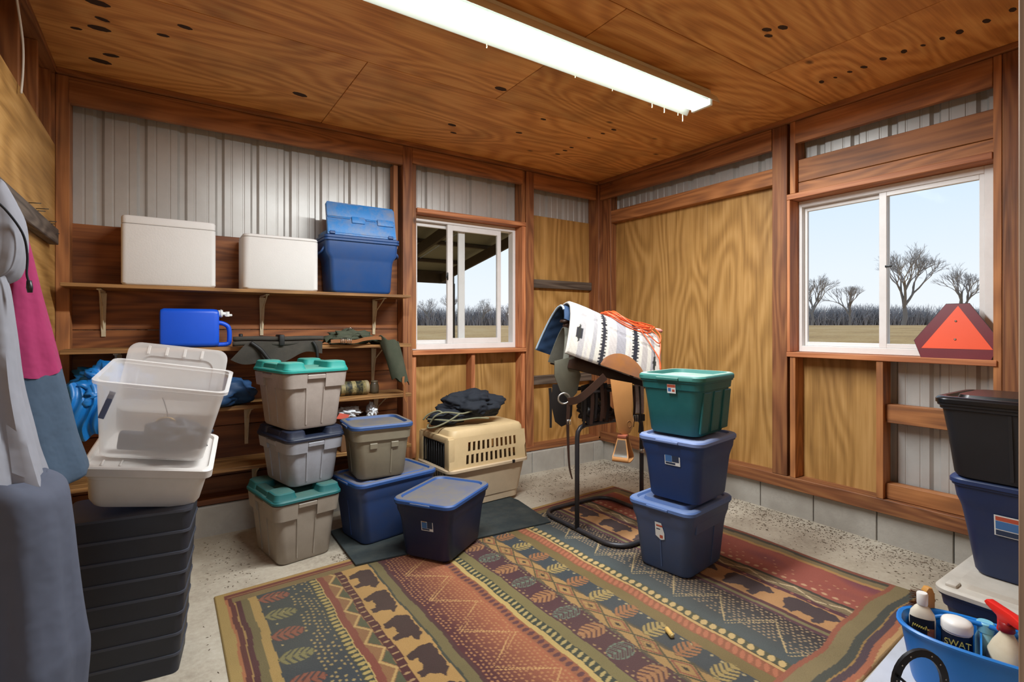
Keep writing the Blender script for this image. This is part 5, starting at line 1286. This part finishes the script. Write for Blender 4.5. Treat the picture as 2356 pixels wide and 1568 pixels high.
# cream bottle, oval, lettered label
x, y = -1.335, -3.45
t = thing('lotion_bottle', 'cream plastic bottle with white cap and black label in the caddy', 'bottle', (x, y, ZB), vx(math.radians(200))); t.scale = (1, 1, 1.05)
bm = BM(); rings(bm, [oval(a, b, z, 28, 2.4) for a, b, z in ((.035, .022, 0), (.042, .028, .004), (.044, .030, .02), (.044, .030, .19), (.040, .027, .212), (.026, .020, .232), (.017, .015, .240), (.016, .015, .25))]); fixn(bm); mk('bottle_body', bm, M_BOTW, t, 40)
bm = BM(); rings(bm, [oval(a, a, z, 20, 2.) for a, z in ((.018, .243), (.019, .246), (.020, .285), (.017, .290))]); fixn(bm); mk('cap', bm, M_CAPW, t, 40)
def wraplabel(par, a, b, z0, z1, mat, q0, q1, e_=2.4, off=.0012, name='label'):
    bm = BM(); n = 16; R0 = []; R1 = []
    for i in range(n+1):
        q = q0+(q1-q0)*i/n; ox, oy = math.cos(q), math.sin(q); px_ = (a+off)*math.copysign(abs(ox)**(2/e_), ox); py_ = (b+off)*math.copysign(abs(oy)**(2/e_), oy)
        R0.append(bm.verts.new((px_, py_, z0))); R1.append(bm.verts.new((px_, py_, z1)))
    for i in range(n): bm.faces.new((R0[i], R0[i+1], R1[i+1], R1[i]))
    bmesh.ops.recalc_face_normals(bm, faces=bm.faces[:]); bmesh.ops.solidify(bm, geom=bm.faces[:], thickness=-.0006); return mk(name, bm, mat, par, 0)
lb_ = wraplabel(t, .044, .030, .115, .198, M_LBLK, math.radians(205), math.radians(325))
wraplabel(lb_, .044, .030, .12, .165, M_OLB, math.radians(285), math.radians(320), off=.0022, name='print')
bm = BM(); tube(bm, spline([(-.034+.0035*k_, -.0325-.002*math.sin(PI*k_/17), 0.172+(.012 if k_ in (0, 13) else .0045)*(1 if k_ % 2 else -1)*(.6 if k_ > 13 else 1)-.0008*k_) for k_ in range(17)], 4), .0011, 5); mk('script_mark', bm, M_YELT, lb_)
# white lidded jar lettered SWAT
x, y = -1.30, -3.553
t = thing('ointment_jar', 'white lidded jar with a dark label reading SWAT in the caddy', 'jar', (x, y, ZB), vx(math.radians(198))); t.scale = (1, 1, 1.16)
bm = BM(); rings(bm, [oval(a, a, z, 28, 2.) for a, z in ((.042, 0), (.046, .004), (.047, .16), (.045, .165))]); fixn(bm); mk('jar_body', bm, M_CAPW, t, 40)
lb_ = wraplabel(t, .047, .047, .03, .158, plain('label_navy', '#141c30', .5), 0, 2*PI, 2.)
text_obj('SWAT', .030, M_YELT, lb_, (0, -.0492, .132), (PI/2, 0, 0), .0008)
wraplabel(lb_, .047, .047, .075, .095, M_LGB, math.radians(235), math.radians(305), 2., .0022, 'print')
bm = BM(); rings(bm, [oval(a, a, z, 28, 2.) for a, z in ((.048, .163), (.051, .165), (.051, .188), (.046, .196), (.03, .202), (.0, .204))][:-1]); fixn(bm); mk('lid', bm, M_CAPW, t, 40)
# spray bottle with red trigger head
x, y = -1.29, -3.70
t = thing('spray_bottle', 'translucent spray bottle with a red trigger head in the caddy', 'spray bottle', (x, y, ZB), math.radians(233))
M_SPB = plain('bottle_frosted', '#d9ccb2', .45, var=.05, grime=.25, grimec='#b08a4a'); M_TRIG = plain('trigger_red', '#d9261c', .4, var=.04); M_TRDK = plain('collar_red', '#8d1a1c', .4)
bm = BM(); rings(bm, [oval(a, b, z, 28, 2.6) for a, b, z in ((.055, .038, 0), (.064, .046, .005), (.066, .048, .03), (.066, .048, .13), (.060, .044, .165), (.045, .034, .20), (.026, .022, .232), (.018, .018, .245), (.017, .017, .262))]); fixn(bm); mk('bottle_body', bm, M_SPB, t, 40)
bm = BM(); rings(bm, [oval(a, a, z, 20, 2.) for a, z in ((.022, .250), (.024, .253), (.023, .278), (.018, .284))]); fixn(bm); mk('collar', bm, M_TRDK, t, 40)
bm = BM(); prism(bm, [(-.085, .322), (-.075, .312), (-.03, .296), (-.022, .282), (.018, .282), (.022, .292), (.075, .288), (.085, .296), (.075, .318), (.03, .330), (-.03, .332), (-.075, .334)], -.016, .016, 'XZ', bev=.005); hd = mk('trigger_head', bm, M_TRIG, t, 40)
bm = BM(); prism(bm, [(-.035, .30), (-.022, .30), (-.020, .26), (-.030, .235), (-.038, .24), (-.034, .262)], -.008, .008, 'XZ', bev=.002); mk('trigger', bm, M_TRIG, hd, 40)
# second clear spray bottle behind, only the top shows
x, y = -1.20, -3.745
t = thing('clear_spray_bottle', 'clear bottle with a ribbed white sprayer behind the red trigger', 'spray bottle', (x, y, ZB), 0)
bm = BM(); rings(bm, [oval(a, a, z, 22, 2.) for a, z in ((.035, 0), (.038, .004), (.038, .20), (.03, .235), (.016, .25), (.015, .27))]); fixn(bm); mk('bottle_body', bm, plain('pale_liquid', '#cfd8d8', .2, trans=.5), t, 40)
bm = BM(); rings(bm, [oval(a, a, z, 22, 2.) for a, z in ((.020, .262), (.026, .265), (.026, .29), (.022, .292), (.022, .30), (.025, .302), (.025, .325), (.021, .327), (.021, .335), (.023, .337), (.022, .385), (.012, .392))]); fixn(bm); mk('sprayer', bm, M_CAPW, t, 40)
# orange bottle at the end
x, y = -1.235, -3.84
t = thing('orange_bottle', 'orange bottle tucked behind the spray bottle with the red head', 'bottle', (x, y, ZB), 0)
bm = BM(); rings(bm, [oval(a, a, z, 22, 2.) for a, z in ((.026, 0), (.029, .004), (.029, .15), (.022, .175), (.012, .185))]); fixn(bm); mk('bottle_body', bm, plain('orange_plastic', '#e58a3a', .4), t, 40)
bm = BM(); rings(bm, [oval(a, a, z, 18, 2.) for a, z in ((.014, .18), (.015, .182), (.014, .205), (.010, .208))]); fixn(bm); mk('cap', bm, M_CAPW, t, 40)
# sky blue capped bottle
x, y = -1.215, -3.62
t = thing('blue_cap_bottle', 'small bottle with a pale blue cap behind the lidded jar', 'bottle', (x, y, ZB), 0)
bm = BM(); rings(bm, [oval(a, a, z, 22, 2.) for a, z in ((.028, 0), (.032, .004), (.032, .16), (.024, .185))]); fixn(bm); mk('bottle_body', bm, plain('aqua_plastic', '#8fc3d4', .35), t, 40)
bm = BM(); rings(bm, [oval(a, a, z, 22, 2.) for a, z in ((.024, .185), (.027, .188), (.028, .222), (.024, .226))]); fixn(bm); mk('cap', bm, plain('cap_aqua', '#7fc0d8', .35), t, 40)
# brush and wooden handle sticking up
x, y = -1.245, -3.44
t = thing('grooming_brush', 'wooden brush with stiff brown bristles standing in the caddy', 'brush', (x, y, ZB), math.radians(150))
bm = BM(); prism(bm, [(-.022, .03), (.018, .03), (.022, .20), (.018, .285), (.006, .30), (-.010, .298), (-.022, .27)], -.014, .014, 'XZ', bev=.004); mk('handle', bm, plain('pine_handle', '#c08a45', .5, var=.12), t, 40)
bm = BM(); rng = random.Random(11)
for i in range(150):
    z = rng.uniform(.05, .285); yy = rng.uniform(-.016, .016); l_ = rng.uniform(.045, .062)
    tube(bm, [(.018, yy, z), (.018+l_, yy+rng.uniform(-.008, .008), z+rng.uniform(.0, .02))], .0013, 3)
o = mk('bristles', bm, plain('bristle', '#7a5030', .9, var=.3), t, 0); o['kind'] = 'stuff'
# ---- horseshoe rack with rods
M_IRON = plain('black_iron', '#17161a', .4, metal=.4, var=.1)
t = thing('horseshoe_rack', 'black iron rack with a horseshoe end and thin rods on the pale board', 'rack', (-1.69, -3.555, .0065), math.radians(-32))
def shoe(y0):
    bm = BM(); rs = []; n = 26
    for i in range(n+1):
        a = math.radians(-62+304*i/n); rx, rz_ = .092, .115; c_ = Vector((rx*math.cos(a), y0, .135+rz_*math.sin(a))); nrm = Vector((math.cos(a)*rz_, 0, math.sin(a)*rx)).normalized()
        rs.append([c_+nrm*d+Vector((0, e_, 0)) for d, e_ in ((-.013, -.006), (.013, -.006), (.013, .006), (-.013, .006))])
    rings(bm, rs); return fixn(bm)
s_ = mk('horseshoe', shoe(.0), M_IRON, t, 40)
for a in (40, 65, 115, 140, 170, 10):
    q = math.radians(a); bm = BM(); tube(bm, [(.092*math.cos(q), -.0065, .135+.115*math.sin(q)), (.092*math.cos(q), -.0078, .135+.115*math.sin(q))], .003, 8); mk('nail_hole', bm, M_STEEL, s_)
mk('horseshoe', shoe(-.28), M_IRON, t, 40)
for x, z in ((-.085, .17), (-.085, .10), (-.06, .05), (0, .03), (.06, .05), (.085, .10)):
    bm = BM(); tube(bm, [(x, .0, z), (x, -.28, z)], .005, 7); mk('rod', bm, M_IRON, t)
for y0 in (0, -.28):
    bm = BM(); add_box(bm, -.075, .075, y0-.006, y0+.006, .0, .03, .003); mk('foot', bm, M_IRON, t)
# ================================================================ OUTSIDE
N = NT('dry_grass'); v = N.coords(False); n1 = N.noise(v, .35, 4, .6); n2 = N.noise(v, 6, 3, .7)
N.set(Base_Color=N.ramp(N.math('ADD', N.math('MULTIPLY', n1, .6), N.math('MULTIPLY', n2, .4)), [(.3, lin('#b88450')), (.5, lin('#e0a766')), (.7, lin('#eec088'))]), Roughness=1.); M_GRASS = N.m
def gz(d):
    t_ = max(0., min(1., (d-10)/52.)); return -.16+1.75*t_*t_*(3-2*t_)
bm = BM(); rr = [8, 10, 14, 18, 22, 27, 32, 38, 44, 50, 56, 62, 80, 120, 200, 380]
V_ = [[bm.verts.new((-3.9+r*math.cos(2*PI*i/72), -4.3+r*math.sin(2*PI*i/72), gz(r))) for i in range(72)] for r in rr]
for a, b in zip(V_[:-1], V_[1:]):
    for i in range(72): bm.faces.new((a[i], a[(i+1) % 72], b[(i+1) % 72], b[i]))
bm.faces.new(V_[0]); bmesh.ops.recalc_face_normals(bm, faces=bm.faces[:]); o = mk('ground', bm, M_GRASS, None, 60); tag(o, 'dry winter pasture beyond the windows', 'ground', kind='structure')
M_BARK = plain('winter_bark', '#857d78', .95, var=.2); M_TWIG = plain('winter_twig', '#a59d9a', .95, var=.15); M_BRUSHW = plain('hazy_brush_twig', '#a8a0a0', 1., var=.2)  # brush colour is paled to carry the haze of distance
def tree(name, label, loc, h, seed, spread=.5, depth=6, group=None, low=.22):
    rng = random.Random(seed); t_ = thing(name, label, 'tree', loc, rng.uniform(0, 6)); bt_ = BM(); bw = BM()
    def grow(p, d, l_, r, lev):
        q = p+d*l_; mid = p+d*l_*.5+Vector((rng.uniform(-1, 1), rng.uniform(-1, 1), rng.uniform(-.3, .6)))*l_*.07
        tube(bt_ if lev > depth-3 else bw, [p, mid, q], [r, r*.85, r*.68], 6 if lev > depth-3 else 3, caps=False)
        if lev == 0: return
        for k_ in range(rng.choice((2, 3, 3)) if lev < depth else 4):
            a = rng.uniform(0, 2*PI); up = Vector((0, 0, 1)) if abs(d.z) < .95 else Vector((1, 0, 0))
            s1_ = d.cross(up).normalized(); s2_ = s1_.cross(d); sp_ = spread*rng.uniform(.55, 1.25)
            nd = (d+(s1_*math.cos(a)+s2_*math.sin(a))*sp_+Vector((0, 0, .10))).normalized()
            grow(q if k_ else q-d*l_*.1, nd, l_*rng.uniform(.68, .86), r*.62, lev-1)
    grow(Vector((0, 0, -.1)), Vector((rng.uniform(-.05, .05), rng.uniform(-.05, .05), 1)).normalized(), h*low, h*.028, depth)
    mk('trunk', bt_, M_BARK, t_, 60); o_ = mk('twigs', bw, M_TWIG, t_, 0); o_['kind'] = 'stuff'
    return t_
def at(px_, d):
    """bearing of a photograph column turned into a place on the ground"""
    k_ = (px_-1178)/1185.56; return (-3.948+d*(.5586+.8294*k_), -4.2745+d*(.8294-.5586*k_), gz(d*math.sqrt(1+k_*k_)))
tree('bare_tree', 'large bare oak like tree with a broad round crown beyond the wide window', at(2078, 56), 9.2, 4, .52, 7, low=.24)
for i, (p, d, h, lab) in enumerate(((1868, 62, 6.6, 'bare tree at the post end of the wide window view'), (1955, 66, 6.0, 'smaller bare tree between the oak and the post'), (2212, 58, 7.2, 'bare forked tree rising behind the warning triangle'), (1035, 85, 5.6, 'bare tree seen through the fixed pane by the shelves'), (1110, 90, 5.0, 'bare tree seen through the sliding pane by the shelves'), (1170, 95, 4.8, 'small bare tree at the open gap of the shelf window'), (985, 80, 4.8, 'slender bare tree seen beside the shelf post'))):
    tree('bare_tree', lab, at(p, d), h, 20+i, .5, 6, low=.25)
# thickets: a hazy belt of brush behind the trees
def thicket(name, label, pts, h, n, seed):
    rng = random.Random(seed); bm = BM()
    for i in range(n):
        f_ = rng.random(); k_ = min(int(f_*(len(pts)-1)), len(pts)-2); g_ = f_*(len(pts)-1)-k_
        x = pts[k_][0]+(pts[k_+1][0]-pts[k_][0])*g_+rng.uniform(-2, 2); y = pts[k_][1]+(pts[k_+1][1]-pts[k_][1])*g_+rng.uniform(-2, 2); hh = h*rng.uniform(.5, 1.15)
        for q in range(5):
            tube(bm, [(x, y, 1.3), (x+rng.uniform(-.5, .5), y+rng.uniform(-.5, .5), 1.5+hh*.5), (x+rng.uniform(-1.1, 1.1), y+rng.uniform(-1.1, 1.1), 1.5+hh*rng.uniform(.8, 1.1))], [.05, .035, .012], 3, caps=False)
    o_ = mk(name, bm, M_BRUSHW, None, 0); tag(o_, label, 'thicket', kind='stuff')
thicket('thicket', 'belt of leafless brush along the far edge of the pasture beyond the wide window', [at(1780, 95)[:2], at(1950, 92)[:2], at(2120, 95)[:2], at(2420, 100)[:2]], 3.4, 1500, 31)
thicket('thicket', 'belt of leafless brush behind the roofed yard beyond the shelf window', [at(900, 105)[:2], at(1050, 100)[:2], at(1260, 105)[:2]], 3.6, 1000, 32)
# lean-to roof outside the shelf window
lt = thing('lean_to_roof', 'open lean-to roof of rafters and metal sheets outside the shelf window', 'roof', (0, 0, 0))
M_RAFT = plain('weathered_rafter', '#4a3f34', .9, var=.2); M_SHEETM = plain('roof_sheet', '#7a7a70', .7, var=.1)
def roofz(y): return 3.0-.16*y
for i in range(7):
    x0 = -6.4+i*.98
    bm = BM(); rings(bm, [[(x0+.003, .16, roofz(.16)+.10), (x0+.977, .16, roofz(.16)+.10), (x0+.977, .16, roofz(.16)+.104), (x0+.003, .16, roofz(.16)+.104)], [(x0+.003, 4.3, roofz(4.3)+.10), (x0+.977, 4.3, roofz(4.3)+.10), (x0+.977, 4.3, roofz(4.3)+.104), (x0+.003, 4.3, roofz(4.3)+.104)]]); fixn(bm); mk('roof_panel', bm, M_SHEETM, lt, 0)
for x in (-5.6, -4.4, -3.2, -2.0, -.9, .2):
    bm = BM(); rings(bm, [[(x-.02, y, roofz(y)-.10), (x+.02, y, roofz(y)-.10), (x+.02, y, roofz(y)+.05), (x-.02, y, roofz(y)+.05)] for y in (.14, 4.25)]); fixn(bm); mk('rafter', bm, M_RAFT, lt, 0)
for y in (.8, 1.7, 2.6, 3.5): box('purlin', -6.4, .45, y-.045, y+.045, roofz(y)+.052, roofz(y)+.097, M_RAFT, lt, bev=0)
box('eave_beam', -6.4, .45, 4.15, 4.22, roofz(4.2)-.11, roofz(4.2)+.10, M_RAFT, lt, bev=0)
for x in (-6.2, .38): box('post', x-.06, x+.06, 4.1, 4.22, -.16, roofz(4.2)-.11, M_RAFT, lt, bev=.004)
# ================================================================ LAMP (needed while testing)
M_ENAMEL = plain('white_enamel', '#e6ebe6', .35, var=.03)
M_TUBE = emit('fluorescent_tube', '#f4fffa', 5.0)
lp = thing('ceiling_light', 'long twin tube fluorescent light with white reflector hood on the ceiling', 'light', (-2.17, -2.12, 3.0))
L2 = 1.22
bm = BM(); add_box(bm, -L2, L2, -.06, .06, -.075, -.002, .004, 2); mk('housing', bm, M_ENAMEL, lp)
bm = BM()
for s in (-1, 1):
    pr = [(s*.055, -.03), (s*.10, -.065), (s*.124, -.108), (s*.129, -.111), (s*.105, -.063), (s*.058, -.022)]
    r0 = [(-L2, y, z) for y, z in pr]; r1 = [(L2, y, z) for y, z in pr]
    rings(bm, [r0, r1])
fixn(bm); mk('reflector', bm, M_ENAMEL, lp)
for s in (-1, 1):
    bm = BM(); tube(bm, [(-L2+.03, s*.045, -.092), (L2-.03, s*.045, -.092)], .019, 14); mk('tube', bm, M_TUBE, lp)
for x in (-L2+.015, L2-.015):
    bm = BM(); add_box(bm, x-.012, x+.012, -.075, .075, -.112, -.06, .004, 2); mk('lamp_holder', bm, M_ENAMEL, lp)
la = bpy.data.lights.new('tube_light', 'AREA'); la.shape = 'RECTANGLE'; la.size = 2.38; la.size_y = .14; la.energy = 135; la.color = (.93, .985, 1.0)
lo = bpy.data.objects.new('tube_light', la); link(lo, lp); lo.location = (0, 0, -.1125)
M_DRIP = plain('cobweb_drip', '#d8cfa8', .7)
for x, y, h in ((1.17, .127, .05), (1.12, .127, .02), (.98, .127, .035), (.86, .127, .03), (.5, .127, .012), (.2, .127, .012), (-.4, .127, .02)):
    bm = BM(); tube(bm, [(x, y, -.110), (x+.002, y, -.110-h*.6), (x, y, -.110-h)], [.0035, .0022, .003], 6); mk('dust_strand', bm, M_DRIP, lp)

# ================================================================ GROUPS
GROUPS = {'storage tote': 'storage totes standing about the room', 'shelf': 'shelves along the plank wall', 'tree': 'bare trees beyond the windows', 'bottle': 'grooming supplies in the blue caddy', 'spray bottle': 'grooming supplies in the blue caddy',
          'hook': 'coat hooks on the left wall', 'saddle pad': 'pads laid over the saddle', 'jacket': 'coats hanging on the left wall', 'tarp': 'tarps stored on the shelf'}
for o in SC.objects:
    if o.parent is None and o.get('category') in GROUPS: o['group'] = GROUPS[o['category']]
for o in SC.objects:
    if o.name.startswith('foam_cooler'): o['group'] = 'white foam coolers on the top shelf'
